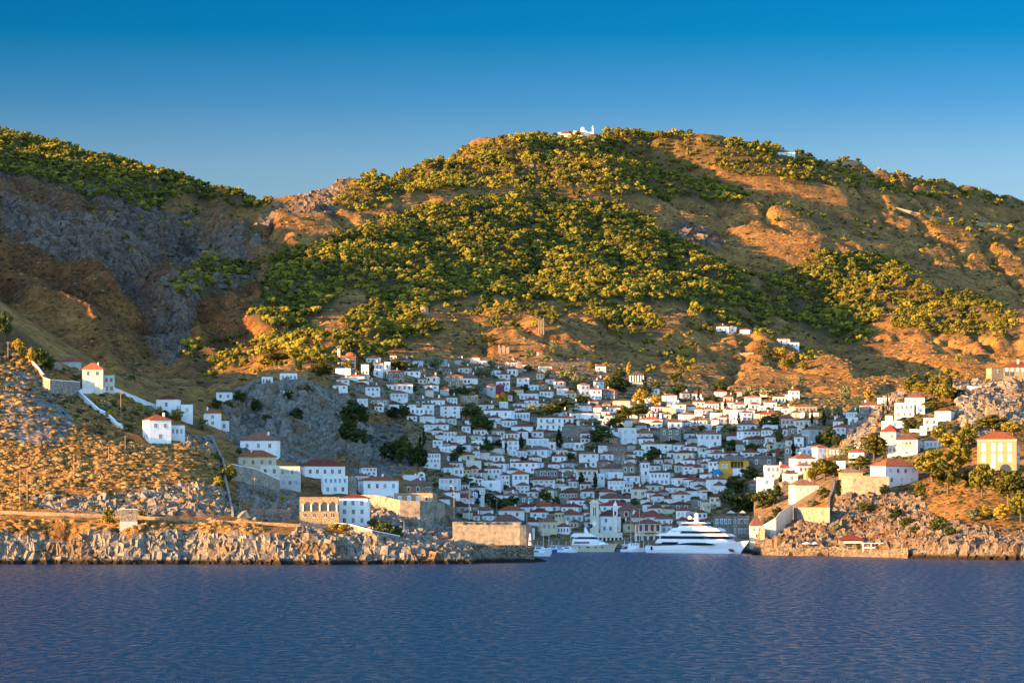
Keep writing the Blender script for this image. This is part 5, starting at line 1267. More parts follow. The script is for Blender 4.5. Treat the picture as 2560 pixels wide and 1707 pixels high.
for px, r, l in ((1829, 18, 'large pale canopy peaked over the stone waterfront terrace'), (1858, 14, 'flat pale canopy right of the peaked terrace canopy')):
    X, D, Z = hit(px, 1347); s = D/F; o = empty('canopy', (X, D+4, Z + 60*s)); MB().cyl(0, 0, -1, 6*s, .08, .08, 6).build('pole', M['metal'], o); MB().cyl(0, 0, 5*s, 11*s, r*s, .3, 4, 1.0, .8).build('cloth', M['awning'], o, (0, 0, 0), (0, 0, R(45))); tag(o, l, 'canopy')
# street lamps on the quay and battery
for px, y0, y1, l in ((1135, 1216, 1300, 'tall thin lamp post behind the battery at left'), (1225, 1250, 1300, 'pale lamp post rising behind the battery'), (1242, 1247, 1300, 'lamp post with curved arm behind the battery'), (1010, 1303, 1330, 'lamp post by the path under the fort house crag'), (996, 1318, 1333, 'short lamp post at the foot of the crag path')):
    X, D, Z = hit(px, y1); s = D/F; h = (y1-y0)*s; o = empty('street_lamp', (X, D, Z)); MB().cyl(0, 0, -2, h, .08, .05, 6).beam((0, 0, h), (-1.1, 0, h+.25), .06).build('post', M['g'], o); MB().box(-1.4, -.9, -.15, .15, h+.1, h+.3).build('lamp_head', M['trim'], o); tag(o, l, 'street lamp')
# ------------------------------------------------------------ boats
def hull(L, B, fs, fb, n=14, rake=.1, flare=1.0, trans=.85):
    """hull lofted from stern (x=0) to bow (x=L): rows of keel, waterline, chine and deck edge on both sides"""
    v = []; f = []
    for i in range(n + 1):
        t = i / n; w = 1 - max(0, (t - .45) / .55) ** 2.2; w *= trans + (1 - trans) * min(1, t / .25); w = max(w, .015)
        ww = max(.01, w * (1 - .45 * t ** 3)); z = fs + (fb - fs) * t ** 1.6
        xo = L * rake * (t ** 6)
        for k, (fy, zz, xx) in enumerate(((.0, -1.2, -xo), (.75*ww, -.9, -xo), (.92*ww, .05, -xo*.9), (ww*.99*flare, z*.45, -xo*.5), (w, z, 0))):
            v.append((t*L + xx, -fy*B/2, zz))
        v.append((t*L, w*B/2, z)); 
        for k, (fy, zz, xx) in enumerate(((ww*.99*flare, z*.45, -xo*.5), (.92*ww, .05, -xo*.9), (.75*ww, -.9, -xo))): v.append((t*L + xx, fy*B/2, zz))
    m = 9
    for i in range(n):
        for k in range(m): f.append((i*m+k, i*m+(k+1) % m, (i+1)*m+(k+1) % m, (i+1)*m+k))
    f.append(tuple(range(m-1, -1, -1))); f.append(tuple(n*m + k for k in range(m)))
    return v, f
def tierb(b, x0, x1, z0, z1, hw, fr=.5, bk=.2, nose=.55):
    """a deckhouse: raked front and back, sides drawn in towards the bow"""
    xm = x0 + (x1-x0)*.72
    low = [(x0,-hw),(xm,-hw),(x1,-hw*nose),(x1,hw*nose),(xm,hw),(x0,hw)]
    top = [(x0+bk,-hw*.96),(xm-fr*.3,-hw*.96),(x1-fr,-hw*nose*.9),(x1-fr,hw*nose*.9),(xm-fr*.3,hw*.96),(x0+bk,hw*.96)]
    b.add([(x,y,z0) for x,y in low] + [(x,y,z1) for x,y in top], [(5,4,3,2,1,0),(6,7,8,9,10,11)] + [(k,(k+1)%6,6+(k+1)%6,6+k) for k in range(6)]); return b
def boat(name, px, D, rz, L, B, fs, fb, hm, tiers, label, cat='boat', extra=None, group=None, z=0):
    X = (px-1280)/F*D; o = empty(name, (X, D, z), rz); v, f = hull(L, B, fs, fb); v = [(x-L/2, y, zz) for x, y, zz in v]
    obj('hull', mesh('hull', v, f, M[hm], smooth=False), o)
    for nm, mt, a in tiers:
        b = MB(); tierb(b, *a); b.v = [(x-L/2, y, zz) for x, y, zz in b.v]; b.build(nm, M[mt], o)
    if extra: extra(o, L)
    if name == 'superyacht': o.scale = (.94, .94, .88)
    tag(o, label, cat, group); return o
def ex_super(o, L):
    b = MB()
    b.prism([(-1.2-2,14.2),(1.2-2,14.2),(.5-2,17.6),(-.3-2,17.6)], -.5, .5).beam((-2,-2.2,16.2),(-2,2.2,16.2),.35); b.build('mast', M['boatw'], o)
    for x, y, z in ((-4.2,-1.9,16.6),(-.2,-1.9,16.6),(-2,0,18.0)): MB().dome(x, y, z, .95, 1.1, 10).dome(x, y, z, .95, -.7, 10).build('radome', M['boatw'], o)
    MB().prism([(18.6,2.2),(20.6,2.2),(21.6,.9),(20.0,.9)], -3.25, -2.2).build('anchor_pocket', M['metal'], o)
    pts = [(-8+ 21*t, 4.35 + .72*math.sin(math.pi*min(1,t*1.0))**.6) for t in np.linspace(0,1,12)] + [(13-21*t, 4.35 - .62*math.sin(math.pi*t)**.6) for t in np.linspace(0,1,12)]
    MB().prism(pts, -5.42, -4.9).build('hull_window', M['glassy'], o); MB().prism([(-19,4.0),(-9.5,4.0),(-8,5.2),(-17,5.2)], -5.42, -4.9).build('hull_window', M['glassy'], o)
    MB().box(-24.5,-23.6,-5.2,-4.6,1.3,3.0).build('hull_door', M['glassy'], o)
    r = MB()
    for k in range(14): r.box(12+k*1.05, 12.06+k*1.05, -3.4+k*.2, -3.34+k*.2, 5.9, 6.8)
    r.build('railing', M['metal'], o)
boat('superyacht', 1750, 1500, R(-43), 56, 10.8, 3.2, 6.1, 'boatw', [
 ('main_deck','boatw',(6,48,4.6,6.7,5.1,3,1.5,.5)), ('main_windows','glassy',(10,44,6.7,8.1,4.7,2.6,1.0,.5)), ('upper_deck','boatw',(7,46.5,8.1,9.3,5.2,2.0,1.6,.5)),
 ('upper_windows','glassy',(20,40,9.3,10.5,4.1,2.2,.6,.5)), ('aft_lounge','boatw',(12,20.2,9.3,10.6,3.9,.2,1.2,.95)), ('bridge_roof','boatw',(14.5,41.5,10.5,12.0,4.6,3.0,1.8,.5)), ('sun_deck','boatw',(18,34,12.0,12.9,3.4,1.2,.8,.6)),
 ('sun_deck_screen','shut_brown',(20,31,12.9,14.0,2.8,.8,.4,.6)), ('hardtop','boatw',(19,33,14.0,14.5,3.1,.8,.5,.6)) ],
 'very large white multi-deck yacht, the biggest boat, moored at right of harbour', 'yacht', ex_super)
def ex_motor(o, L):
    MB().prism([(-4.2,7.8),(-2.4,7.8),(-3.9,10.6),(-4.7,10.6)], -.4, .4).build('radar_fin', M['boatw'], o)
    for x in (-4.9, -1.1): MB().dome(x, -.8, 10.9, .85, .95, 10).dome(x, -.8, 10.9, .85, -.8, 10).build('radome', M['metal'], o)
    for x in (-5.5, -2, -1.2, 2, 5): MB().box(x-.35, x+.35, -3.1, -2.6, 1.7, 2.2).build('porthole', M['dark'], o)
    MB().box(-10.6,-9.6,-2.9,-1.9,-.3,.8).build('fender', M['metal'], o)
boat('motor_yacht', 1485, 1540, R(-24), 22, 5.8, 2.4, 3.7, 'boatc', [
 ('coachroof','boatw',(1.5,19.5,2.8,4.6,2.6,5.5,.6,.35)), ('saloon_windows','glassy',(2.5,12.5,3.5,4.4,2.75,1.5,.6,.75)), ('flybridge','boatw',(1.8,14.5,4.6,5.4,2.5,2.2,.4,.6)), ('wind_screen','glassy',(4.2,12.6,5.4,6.4,2.3,1.6,.5,.6)), ('hardtop','boatw',(1.2,12.4,6.4,7.7,2.4,2.6,1.0,.6)) ],
 'cream hulled motor yacht with white upperworks and two black radar domes', 'yacht', ex_motor)
def ex_fish(o, L):
    MB().cyl(1.2, 0, 3.5, 9.0, .1, .06, 6).beam((1.2,0,7.6),(-3,0,5.2),.08).cyl(-3.6, 0, 2, 6.2, .09, .05, 6).build('mast', M['boatw'], o)
    for x in (-.6, .5, 1.6): MB().box(x-.25, x+.25, -1.42, -1.3, 2.9, 3.4).build('window', M['glassy'], o)
boat('fishing_boat', 1583, 1535, R(-8), 10.6, 3.6, 1.1, 2.1, 'boatw', [('cabin','boatw',(3.2,8.2,1.2,3.7,1.4,.6,.1,.8)), ('canopy','boatw',(.4,3.2,3.0,3.2,1.3,.1,.1,.95)), ('net_pile','shut_brown',(.6,2.8,1.0,1.9,1.1,.3,.3,.9))],
 'small white fishing boat with cabin between the two big yachts', 'boat', ex_fish)
def ex_cr(o, L): MB().box(-L*.2, L*.12, -1.5, 1.5, 2.6, 2.75).cyl(-L*.1, 0, 2.7, 4.6, .06, .05, 5).build('arch', M['boatw'], o)
small = [(1345, 1420, -20, 12, 'boatw', 'white cruiser with its bow out just right of the beacon'), (1312, 1500, 8, 13, 'boatw', 'white motor cruiser behind the beacon moored at left quay'), (1350, 1525, -5, 11, 'boatw', 'white cruiser with dark windows right behind the beacon'),
 (1295, 1530, 0, 9, 'boatw', 'small white boat deep in harbour left of beacon'), (1402, 1535, -12, 8.5, 'blue', 'small boat with dark blue hull left of cream yacht'), (1420, 1525, -6, 9, 'boatw', 'low white launch just left of the cream motor yacht'), (1385, 1545, 6, 9, 'boatw', 'white day boat at quay left of cream yacht'),
 (1565, 1552, 10, 8, 'shut_grey', 'dark small boat behind the white fishing boat'), (1625, 1548, 0, 8, 'boatw', 'little white boat squeezed left of the largest yacht'), (1893, 1462, 12, 4.5, 'boatw', 'tiny white dinghy lying by rocks right of the largest yacht'), (1433, 1515, 5, 4, 'boatw', 'tiny tender floating at the stern of the cream yacht')]
for px, D, r, L, hm, l in small:
    if L > 6: boat('motor_boat', px, D, R(r), L, L*.3, 1.0, 1.7, hm, [('cabin','boatw',(L*.3,L*.78,1.1,2.2,L*.12,L*.14,.1,.6)), ('window_band','glassy',(L*.34,L*.66,1.55,2.0,L*.125,L*.1,.1,.75))], l, 'boat', ex_cr, 'small boats moored in the harbour')
    else: boat('dinghy', px, D, R(r), L, L*.4, .4, .6, hm, [], l, 'dinghy')
def sail(px, D, h, L, hm, l):
    def ex(o, L_):
        MB().cyl(.4, 0, 1, h, .09, .05, 6).beam((.4,0,2.4),(-L_*.38,0,2.2),.22).beam((.3,-.9,h*.6),(.3,.9,h*.6),.05).build('mast', M['boatw'], o)
        MB().beam((L_*.48,0,1.4),(.4,0,h),.035).beam((-L_*.48,0,1.2),(.4,0,h),.035).beam((.4,1.4,1),(.4,0,h*.9),.03).beam((.4,-1.4,1),(.4,0,h*.9),.03).build('rigging', M['metal'], o)
    boat('sailing_boat', px, D, R(78 + rnd.uniform(-6, 6)), L, L*.29, 1.0, 1.4, hm, [('cabin','boatw',(L*.3,L*.66,1.0,1.6,L*.09,.5,.2,.7))], l, 'sailing boat', ex, 'sailing boats at the quay')
for a in ((1317, 1538, 17, 12, 'boatw', 'sailing boat with mast crossing the blue-doored house near beacon'), (1358, 1544, 15, 11, 'boatw', 'sailing boat moored before the cream quay house'), (1372, 1546, 12, 10, 'blue', 'sailing boat with dark hull left of the four-windowed shop'), (1427, 1548, 14.5, 11, 'boatw', 'sailing boat whose mast crosses the octagonal apse front'),
          (1577, 1550, 16, 12, 'boatw', 'sailing boat behind the fishing boat, mast over tan house'), (1598, 1550, 18.5, 13, 'boatw', 'tall masted sailing boat in front of the orange house'), (1609, 1553, 12, 10, 'shut_teal', 'short masted sailing boat before the orange house arcade')): sail(*a)
# parasols and stalls along the quay
for k, px in enumerate(()): pass
# ------------------------------------------------------------ foliage
def foliage(name, c1, c2, c3):
    m, nt, b = new_mat(name, .9, .08)
    oi = node(nt, "ShaderNodeObjectInfo"); geo = node(nt, "ShaderNodeNewGeometry"); at_ = node(nt, "ShaderNodeAttribute", attribute_name='tint')
    n = node(nt, "ShaderNodeTexNoise", Scale=.9, Detail=3.0); nt.links.new(geo.outputs['Position'], n.inputs['Vector'])
    s1 = node(nt, "ShaderNodeMath", operation='ADD'); nt.links.new(oi.outputs['Random'], s1.inputs[0]); nt.links.new(at_.outputs['Fac'], s1.inputs[1])
    s2 = node(nt, "ShaderNodeMath", operation='FRACT'); nt.links.new(s1.outputs[0], s2.inputs[0])
    s3 = node(nt, "ShaderNodeMath", operation='MULTIPLY_ADD'); s3.inputs[1].default_value = .65; nt.links.new(s2.outputs[0], s3.inputs[0])
    s4 = node(nt, "ShaderNodeMath", operation='MULTIPLY'); s4.inputs[1].default_value = .45; nt.links.new(n.outputs[0], s4.inputs[0]); nt.links.new(s4.outputs[0], s3.inputs[2])
    r = ramp(nt, s3.outputs[0], [(.15, c1), (.5, c2), (.85, c3)]); nt.links.new(r.outputs[0], b.inputs['Base Color']); return m
M['pine'] = foliage('pine_foliage', (.034, .034, .006), (.102, .096, .013), (.21, .175, .02))
M['leaf'] = foliage('broad_foliage', (.018, .030, .009), (.04, .055, .014), (.07, .08, .02))
M['cyp'] = foliage('cypress_foliage', (.010, .018, .008), (.02, .03, .012), (.03, .04, .014))
M['gold'] = foliage('golden_foliage', (.20, .15, .02), (.28, .20, .025), (.34, .22, .03))
M['olive'] = foliage('olive_foliage', (.10, .115, .05), (.15, .16, .075), (.19, .19, .10))
M['boug'] = foliage('bougainvillea', (.16, .01, .035), (.22, .012, .05), (.28, .02, .07))
M['scrub'] = foliage('dry_scrub_leaf', (.11, .075, .026), (.21, .12, .040), (.32, .18, .06))
M['gscrub'] = foliage('green_scrub_leaf', (.022, .026, .009), (.045, .042, .014), (.09, .065, .025))
M['bark'] = painted('bark', (.12, .085, .055), .2, .95)
nrg = np.random.default_rng(5)
def ico(sub):
    import bmesh
    bm = bmesh.new(); bmesh.ops.create_icosphere(bm, subdivisions=sub, radius=1.0); v = np.array([p.co[:] for p in bm.verts]); f = np.array([[q.index for q in p.verts] for p in bm.faces]); bm.free(); return v, f
I0, I1, I2 = ico(1), ico(2), ico(3)
def blob(base, jit, seed, sc=(1, 1, 1)):
    r = np.random.default_rng(seed); v, f = base; k = 1 + jit * (r.random(len(v)) - .5) * 2
    return v * k[:, None] * np.array(sc), f
def merge(parts):
    V = []; Fc = []; n = 0
    for v, f in parts: V.append(v); Fc.append(f + n); n += len(v)
    return np.concatenate(V), np.concatenate(Fc)
def far_tree(seed):
    """a pine seen from far: a ragged crown of small foliage masses on a short stem, height 1"""
    r = np.random.default_rng(seed); P = []; wd = .30 + .08 * r.random(); n = 9
    for k in range(n):
        q = r.normal(size=3); q = q / np.linalg.norm(q) * r.uniform(.25, 1.0) ** .6; rad = r.uniform(.13, .23) * (1.15 - .35 * abs(q[2]))
        v, f = blob(I0, .34, seed * 31 + k, (rad, rad, rad * r.uniform(.6, .95))); P.append((v + [q[0] * wd, q[1] * wd, .60 + q[2] * .30], f))
    v, f = blob(I0, .05, seed + 3, (.04, .04, .3)); P.append((v + [0, 0, .2], f)); return merge(P)
FT = [far_tree(k) for k in range(14)]
def scatter(name, variants, P, S, rot, tint, mat, flat=(1, 1)):
    """many small copies as one real mesh"""
    Vs = []; Fs = []; T = []; n = 0; which = nrg.integers(0, len(variants), len(P))
    for w, (v, f) in enumerate(variants):
        i = np.nonzero(which == w)[0]
        if len(i) == 0: continue
        c, s = np.cos(rot[i]), np.sin(rot[i]); x = v[None, :, 0]; y = v[None, :, 1]; z = v[None, :, 2]
        sx = S[i, 0][:, None]; sz = S[i, 1][:, None]
        vv = np.stack([(x*c[:, None] - y*s[:, None])*sx + P[i, 0][:, None], (x*s[:, None] + y*c[:, None])*sx + P[i, 1][:, None], z*sz + P[i, 2][:, None]], -1)
        Vs.append(vv.reshape(-1, 3)); Fs.append((f[None] + (np.arange(len(i)) * len(v))[:, None, None]).reshape(-1, 3) + n); T.append(np.repeat(tint[i], len(v))); n += len(i) * len(v)
    return obj(name, big_mesh(name, np.concatenate(Vs), np.concatenate(Fs), mat, {'tint': np.concatenate(T)}, smooth=False))
CM = np.minimum.accumulate(PY, axis=0)
def visible(X, Y, Z, top):
    px = 1280 + X / Y * F; k = np.clip(np.searchsorted(cols, px), 1, nc-2); j = np.clip(np.searchsorted(rows, Y) - 2, 0, nr-1)
    pyt = Y0 - (Z + top - H) * F / Y; return (pyt < CM[j, k] + 1) & (px > -120) & (px < 2680)
def grid_pts(x0, x1, y0, y1, step):
    gx, gy = np.meshgrid(np.arange(x0, x1, step), np.arange(y0, y1, step)); gx = gx + nrg.uniform(-.48, .48, gx.shape) * step; gy = gy + nrg.uniform(-.48, .48, gy.shape) * step
    return gx.ravel(), gy.ravel()
# the pine forest
X, Y = grid_pts(-650, 760, 1950, 4560, 5.9); u = X / Y * F + 1280; ok = (u > -110) & (u < 2670); X, Y, u = X[ok], Y[ok], u[ok]
Z = zat(X, Y); py = Y0 - (Z - H) * F / Y
dens = forest_density(u + 34 * fbm(X / 30, Y / 30, 4, 61), py + 20 * fbm(X / 30, Y / 30, 4, 62)) * (.92 + .55 * fbm(X / 30, Y / 30, 3, 8))
size = 3.6 + 4.4 * nrg.random(len(X)) ** 1.4 + 1.2 * fbm(X / 60, Y / 60, 2, 81)
for a, b_, c, d in HRECT:
    if d < 900: dens = np.where((u > a - 4) & (u < b_ + 4) & (py > c - 2) & (py < d + 13), 0, dens)
dens = np.where((u > 1368) & (u < 1502) & (py > 318) & (py < 350), 0, dens)
ok = (nrg.random(len(X)) < dens * 1.05) & visible(X, Y, Z, size) & (Z > 20); X, Y, Z, py, size, u = X[ok], Y[ok], Z[ok], py[ok], size[ok], u[ok]
order = np.argsort(Y / size); near = order[:300]; rest = order[300:]
P = np.stack([X, Y, Z - .4], -1); S = np.stack([size * nrg.uniform(.9, 1.25, len(X)), size], -1); T = nrg.random(len(X)) * .75 + .12 * fbm(X / 70, Y / 70, 2, 5)
t = scatter('pine_forest', FT, P[rest], S[rest], nrg.random(len(rest)) * 6.28, np.clip(T[rest], 0, .95), M['pine']); tag(t, 'dense pine forest covering the upper mountain slopes', 'forest', kind='stuff')
print('forest', len(X))
FTM = [big_mesh('forest_pine', v, f, M['pine'], {'tint': np.zeros(len(v))}, smooth=False) for v, f in FT]
for i in near: tag(obj('pine_tree', FTM[int(nrg.integers(0, 14))], None, P[i], (0, 0, nrg.random() * 6.28), (S[i, 0], S[i, 0], S[i, 1])), 'small rounded pine tree at the lower edge of the mountain forest', 'pine tree', 'pine trees along the lower forest edge')
# low shrubs over the bare slopes
BV = [blob(I0, .28, k, (.5, .5, .36)) for k in range(6)]; BN = [merge([blob(I1, .22, 50 + k, (.5, .5, .34)), (blob(I0, .2, 80 + k, (.28, .28, .26))[0] + [.3, .1, .1], I0[1])]) for k in range(6)]
def shrubs(name, x0, x1, y0, y1, step, prob, smin, smax, mat, label, var, cond=None):
    X, Y = grid_pts(x0, x1, y0, y1, step); u = X / Y * F + 1280; ok = (u > -120) & (u < 2680); X, Y, u = X[ok], Y[ok], u[ok]; Z = zat(X, Y); py = Y0 - (Z - H) * F / Y
    pr = prob * np.clip(1 + 1.6 * fbm(X / (step * 7), Y / (step * 7), 3, 19), 0, 2)
    ok = (nrg.random(len(X)) < pr) & visible(X, Y, Z, 1.5) & (Z > 4)
    if cond is not None: ok &= cond(X, Y, Z, u, py)
    X, Y, Z = X[ok], Y[ok], Z[ok]; s = smin + (smax - smin) * nrg.random(len(X)) ** 2.6
    o = scatter(name, var, np.stack([X, Y, Z], -1), np.stack([s, s * nrg.uniform(.5, 1.05, len(X))], -1), nrg.random(len(X)) * 6.28, nrg.random(len(X)) * .9, mat); tag(o, label, name.replace('_', ' '), kind='stuff'); print(name, len(X))
def in_rect(u, py):
    r = np.zeros(u.shape, bool)
    for a, b, c, d in HRECT: r |= (u > a - 1) & (u < b + 1) & (py > c + 2) & (py < d + 2)
    return r
def in_any(u, py, keys):
    r = np.zeros(u.shape, bool)
    for k in keys: r |= inpoly(u, py, ROCKS[k])
    return r
HOUSE_ZONE = [(330,1040),(470,1035),(580,1080),(700,1100),(880,1160),(1090,1190),(1100,1260),(930,1320),(740,1315),(560,1230),(550,1130),(480,1090),(330,1110)]
near_slope = lambda X, Y, Z, u, py: ~in_rect(u, py) & (Y < 1540) & (u < 660) & (Z > 10.5) & ~inpoly(u, py, HOUSE_ZONE) & ~((py > 1272) & (py < 1300) & (Z < 20)) & (nrg.random(len(u)) < np.where(in_any(u, py, ('outcrop_b', 'outcrop_d', 'outcrop_e')), .35, 1))
shrubs('dry_scrub', -210, -60, 1238, 1500, 1.5, .72, .8, 3.6, M['scrub'], 'dry brown and orange scrub covering the near headland', BN, near_slope)
shrubs('green_scrub', -210, -60, 1238, 1500, 3.6, .5, 1.0, 4.4, M['gscrub'], 'dull green bushes among the dry headland scrub', BN, near_slope)
shrubs('hill_scrub', -650, 650, 1700, 4300, 8.5, .75, 1.2, 5.0, M['gscrub'], 'dark low bushes dotted over the bare mountain slopes', BV, lambda X, Y, Z, u, py: forest_density(u, py) < .3)
shrubs('hill_grass', -450, 600, 1700, 3600, 5.6, .75, 1.0, 3.4, M['scrub'], 'dry grass tufts over the bare mountain slopes', BV, lambda X, Y, Z, u, py: (forest_density(u, py) < .6) & (py > 440))
shrubs('shore_scrub', 100, 240, 1300, 1800, 3.0, .6, 1.0, 3.0, M['gscrub'], 'dark green bushes on the slopes of the right shore', BN, lambda X, Y, Z, u, py: (u > 2070) & ((py < 1190) | (u > 2230)) & (Z > 9))
def in_rect(u, py):
    r = np.zeros(u.shape, bool)
    for a, b, c, d in HRECT: r |= (u > a + 2) & (u < b - 2) & (py > c + 2) & (py < d - 1)
    return r
shrubs('town_greenery', -110, 260, 1570, 2250, 3.8, .45, 1.2, 3.4, M['leaf'], 'garden bushes filling the gaps between the town houses', BN, lambda X, Y, Z, u, py: (town[np.clip(np.searchsorted(rows, Y), 0, nr-1), np.clip(np.searchsorted(cols, u), 0, nc-1)] > .4) & ~in_rect(u, py) & ((py > 990) | (nrg.random(len(u)) < .35)))
# crags and boulders on every rock face
RV = []
for k in range(14):
    r_ = np.random.default_rng(300 + k); v = np.array([(x, y, z) for z in (-.5, .5) for y in (-.5, .5) for x in (-.5, .5)]) * [1.0, .8, 1.0]; v = v + r_.uniform(-.2, .2, v.shape); v[4:, :2] *= r_.uniform(.45, .85)
    a_ = r_.uniform(-.5, .5); v = v @ np.array([[math.cos(a_), 0, -math.sin(a_)], [0, 1, 0], [math.sin(a_), 0, math.cos(a_)]])
    q_ = [(0,2,3,1),(4,5,7,6),(0,1,5,4),(1,3,7,5),(3,2,6,7),(2,0,4,6)]; f = np.array([t for a, b2, c, d in q_ for t in ((a, b2, c), (a, c, d))]); RV.append((v, f))
HR = np.zeros(PX.shape, bool)
for a, b, c, d in HRECT: HR |= (PX > a - 8) & (PX < b + 8) & (PY > c - 3) & (PY < d + 7)
def crags(name, px0, px1, d0, d1, n, smin, smax, label, mat, zmax=999, tall=1.0, rmin=.55):
    cp = (PX > px0) & (PX < px1) & (DD > d0) & (DD < d1) & (rock > rmin) & (ZZ > .3) & (ZZ < zmax) & (PY < np.roll(CM, 1, 0) + 2) & ~HR
    j, i = np.nonzero(cp)
    if len(j) == 0: return
    w = DD[j, i] * (np.gradient(rows)[j]); sel = nrg.choice(len(j), min(n, len(j)), replace=False, p=w / w.sum()); j, i = j[sel], i[sel]
    P = np.stack([XX[j, i], YY[j, i], ZZ[j, i]], -1); s = smin + (smax - smin) * nrg.random(len(j)) ** 2.2
    P[:, 2] -= s * .33
    o = scatter(name, RV, P, np.stack([s, s * tall * nrg.uniform(.7, 1.3, len(j))], -1), nrg.random(len(j)) * 6.28, nrg.random(len(j)), mat); tag(o, label, name.replace('_', ' '), kind='stuff'); return o
m, nt, b = new_mat('limestone', .95, .1)
geo = node(nt, "ShaderNodeNewGeometry"); n1 = node(nt, "ShaderNodeTexNoise", Scale=.8, Detail=8.0, Roughness=.7); nt.links.new(geo.outputs['Position'], n1.inputs['Vector']); n2 = node(nt, "ShaderNodeTexNoise", Scale=.09, Detail=4.0); nt.links.new(geo.outputs['Position'], n2.inputs['Vector'])
r1 = ramp(nt, n1.outputs[0], [(.33, (.075, .064, .052)), (.5, (.19, .168, .14)), (.68, (.285, .258, .215))]); r2 = ramp(nt, n2.outputs[0], [(.38, (.80, .60, .42)), (.52, (1, 1, 1)), (.7, (1.03, 1.02, 1.0))])
sz = node(nt, "ShaderNodeSeparateXYZ"); nt.links.new(geo.outputs['Position'], sz.inputs[0]); za = node(nt, "ShaderNodeMath", operation='MULTIPLY_ADD'); za.inputs[1].default_value = -2.4; nt.links.new(n1.outputs[0], za.inputs[0]); nt.links.new(sz.outputs['Z'], za.inputs[2])
zr = node(nt, "ShaderNodeMapRange"); zr.inputs[1].default_value = -.1; zr.inputs[2].default_value = .8; nt.links.new(za.outputs[0], zr.inputs[0])
nt.links.new(mixc(nt, zr.outputs[0], (.022, .017, .012), mixc(nt, 1.0, r1.outputs[0], r2.outputs[0], 'MULTIPLY')), b.inputs['Base Color'])
bp = node(nt, "ShaderNodeBump", Strength=.8, Distance=.6); nt.links.new(n1.outputs[0], bp.inputs['Height']); nt.links.new(bp.outputs[0], b.inputs['Normal']); M['lime'] = m
mf = m.copy(); mf.name = 'dark_mountain_limestone'; e_ = [q for q in mf.node_tree.nodes if q.type == 'VALTORGB'][0].color_ramp.elements  # limestone copy with darker, warmer tones for the mountain
for q, c in zip(e_, ((.05, .038, .03), (.125, .10, .08), (.20, .165, .13))): q.color = (*c, 1)
crags('shore_rocks', -200, 1370, 1225, 1275, 7500, .6, 3.8, 'jagged pale limestone along the headland waterline', m, 13, 1.0)
crags('headland_crags', -200, 1180, 1245, 1500, 2600, .8, 4.0, 'pale crags breaking through the headland scrub', m, 999, 1.0)
crags('cliff_crags', 540, 920, 1700, 1960, 3200, 1.2, 7.5, 'grey crags of the central cliff above the headland houses', m, 999, 1.2)
mt2 = m.copy(); mt2.name = 'shade_darkened_tan_limestone'; e_ = [q for q in mt2.node_tree.nodes if q.type == 'VALTORGB'][0].color_ramp.elements  # darkened tan limestone; shade the cliff lacks is put into its colour
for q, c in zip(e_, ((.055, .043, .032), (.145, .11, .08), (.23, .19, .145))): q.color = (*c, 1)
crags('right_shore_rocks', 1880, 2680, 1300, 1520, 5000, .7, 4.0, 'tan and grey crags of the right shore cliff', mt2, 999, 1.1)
crags('right_hill_crags', 2100, 2680, 1520, 1900, 2600, 1.0, 6.0, 'crags of the right hillside', m, 999, 1.05)
crags('mountain_crags', -100, 900, 1960, 3300, 4600, 1.5, 9, 'grey crags of the gorge and left mountain', mf, 999, .9, .42)
crags('slope_outcrops', 1500, 2100, 2800, 3700, 250, 3.0, 10, 'pale outcrops on the bare mountain slope', mf, 999, 1.0)
# ------------------------------------------------------------ single trees
def leafy(seed, shape, nclump, nleaf, lsz):
    """crown of clumps of leaf-sized faces through its volume; unit height and width"""
    r = np.random.default_rng(seed); V = []; c = []
    for k in range(nclump):
        while True:
            p = r.uniform(-1, 1, 3)
            if (p ** 2).sum() <= 1 and (p ** 2).sum() > .15: break
        c.append(p)
    for p in c:
        if shape == 'round': q = np.array([p[0]*.43, p[1]*.43, .54 + p[2]*.38]); rad = .16
        elif shape == 'pine': q = np.array([p[0]*.46, p[1]*.46, .62 + p[2]*.30 - .08*(p[0]**2+p[1]**2)]); rad = .15
        elif shape == 'cyp': z = (p[2]+1)/2; w = (.5 if z < .12 else .5*math.sin(math.pi*min(1, (.18 + z*.82)))**.7); q = np.array([p[0]*w*.8, p[1]*w*.8, z*.93+.03]); rad = .09
        else: q = np.array([p[0]*.44, p[1]*.44, .42 + p[2]*.38]); rad = .16
        d = r.normal(size=(nleaf, 3)); d /= np.linalg.norm(d, axis=1)[:, None]; o = q + d * rad * r.uniform(.55, 1, (nleaf, 1)) * ([1, 1, .45] if shape == 'cyp' else [1, 1, .8])
        for a, nn in zip(o, d):
            t = np.cross(nn + r.normal(size=3) * .5, [0, 0, 1.0]); t /= np.linalg.norm(t) + 1e-6; b_ = np.cross(nn, t); s = lsz * r.uniform(.6, 1.3)
            V += [a - t*s, a + b_*s*.8, a + t*s, a - b_*s*.8]
    V = np.array(V); return V, np.arange(len(V)).reshape(-1, 4)
CR = {}
for sh, n_, l_, z_ in (('round', 34, 36, .052), ('pine', 34, 36, .054), ('cyp', 44, 24, .095), ('bush', 26, 32, .06)):
    for mt in (('pine', 'leaf', 'gold', 'olive', 'cyp', 'boug')):
        if (sh == 'cyp') != (mt in ('cyp',)) and not (sh == 'cyp' and mt in ('olive', 'gold')): 
            if sh == 'cyp' or mt == 'cyp': continue
        CR[sh, mt] = [big_mesh('crown', *leafy(11 * k + len(sh) * 7, sh, n_, l_, z_), M[mt], {'tint': np.zeros(n_ * l_ * 4)}, smooth=False) for k in range(2)]
def trunk_mesh(h, forks):
    b = MB(); b.cyl(0, 0, -.06, h*.6, .045, .03, 6)
    for k in range(forks): a = k * 6.28 / forks + .4; b.beam((0, 0, h*.5), (.24*math.cos(a), .24*math.sin(a), h*1.1), .025)
    return mesh('trunk', b.v, b.f, M['bark'])
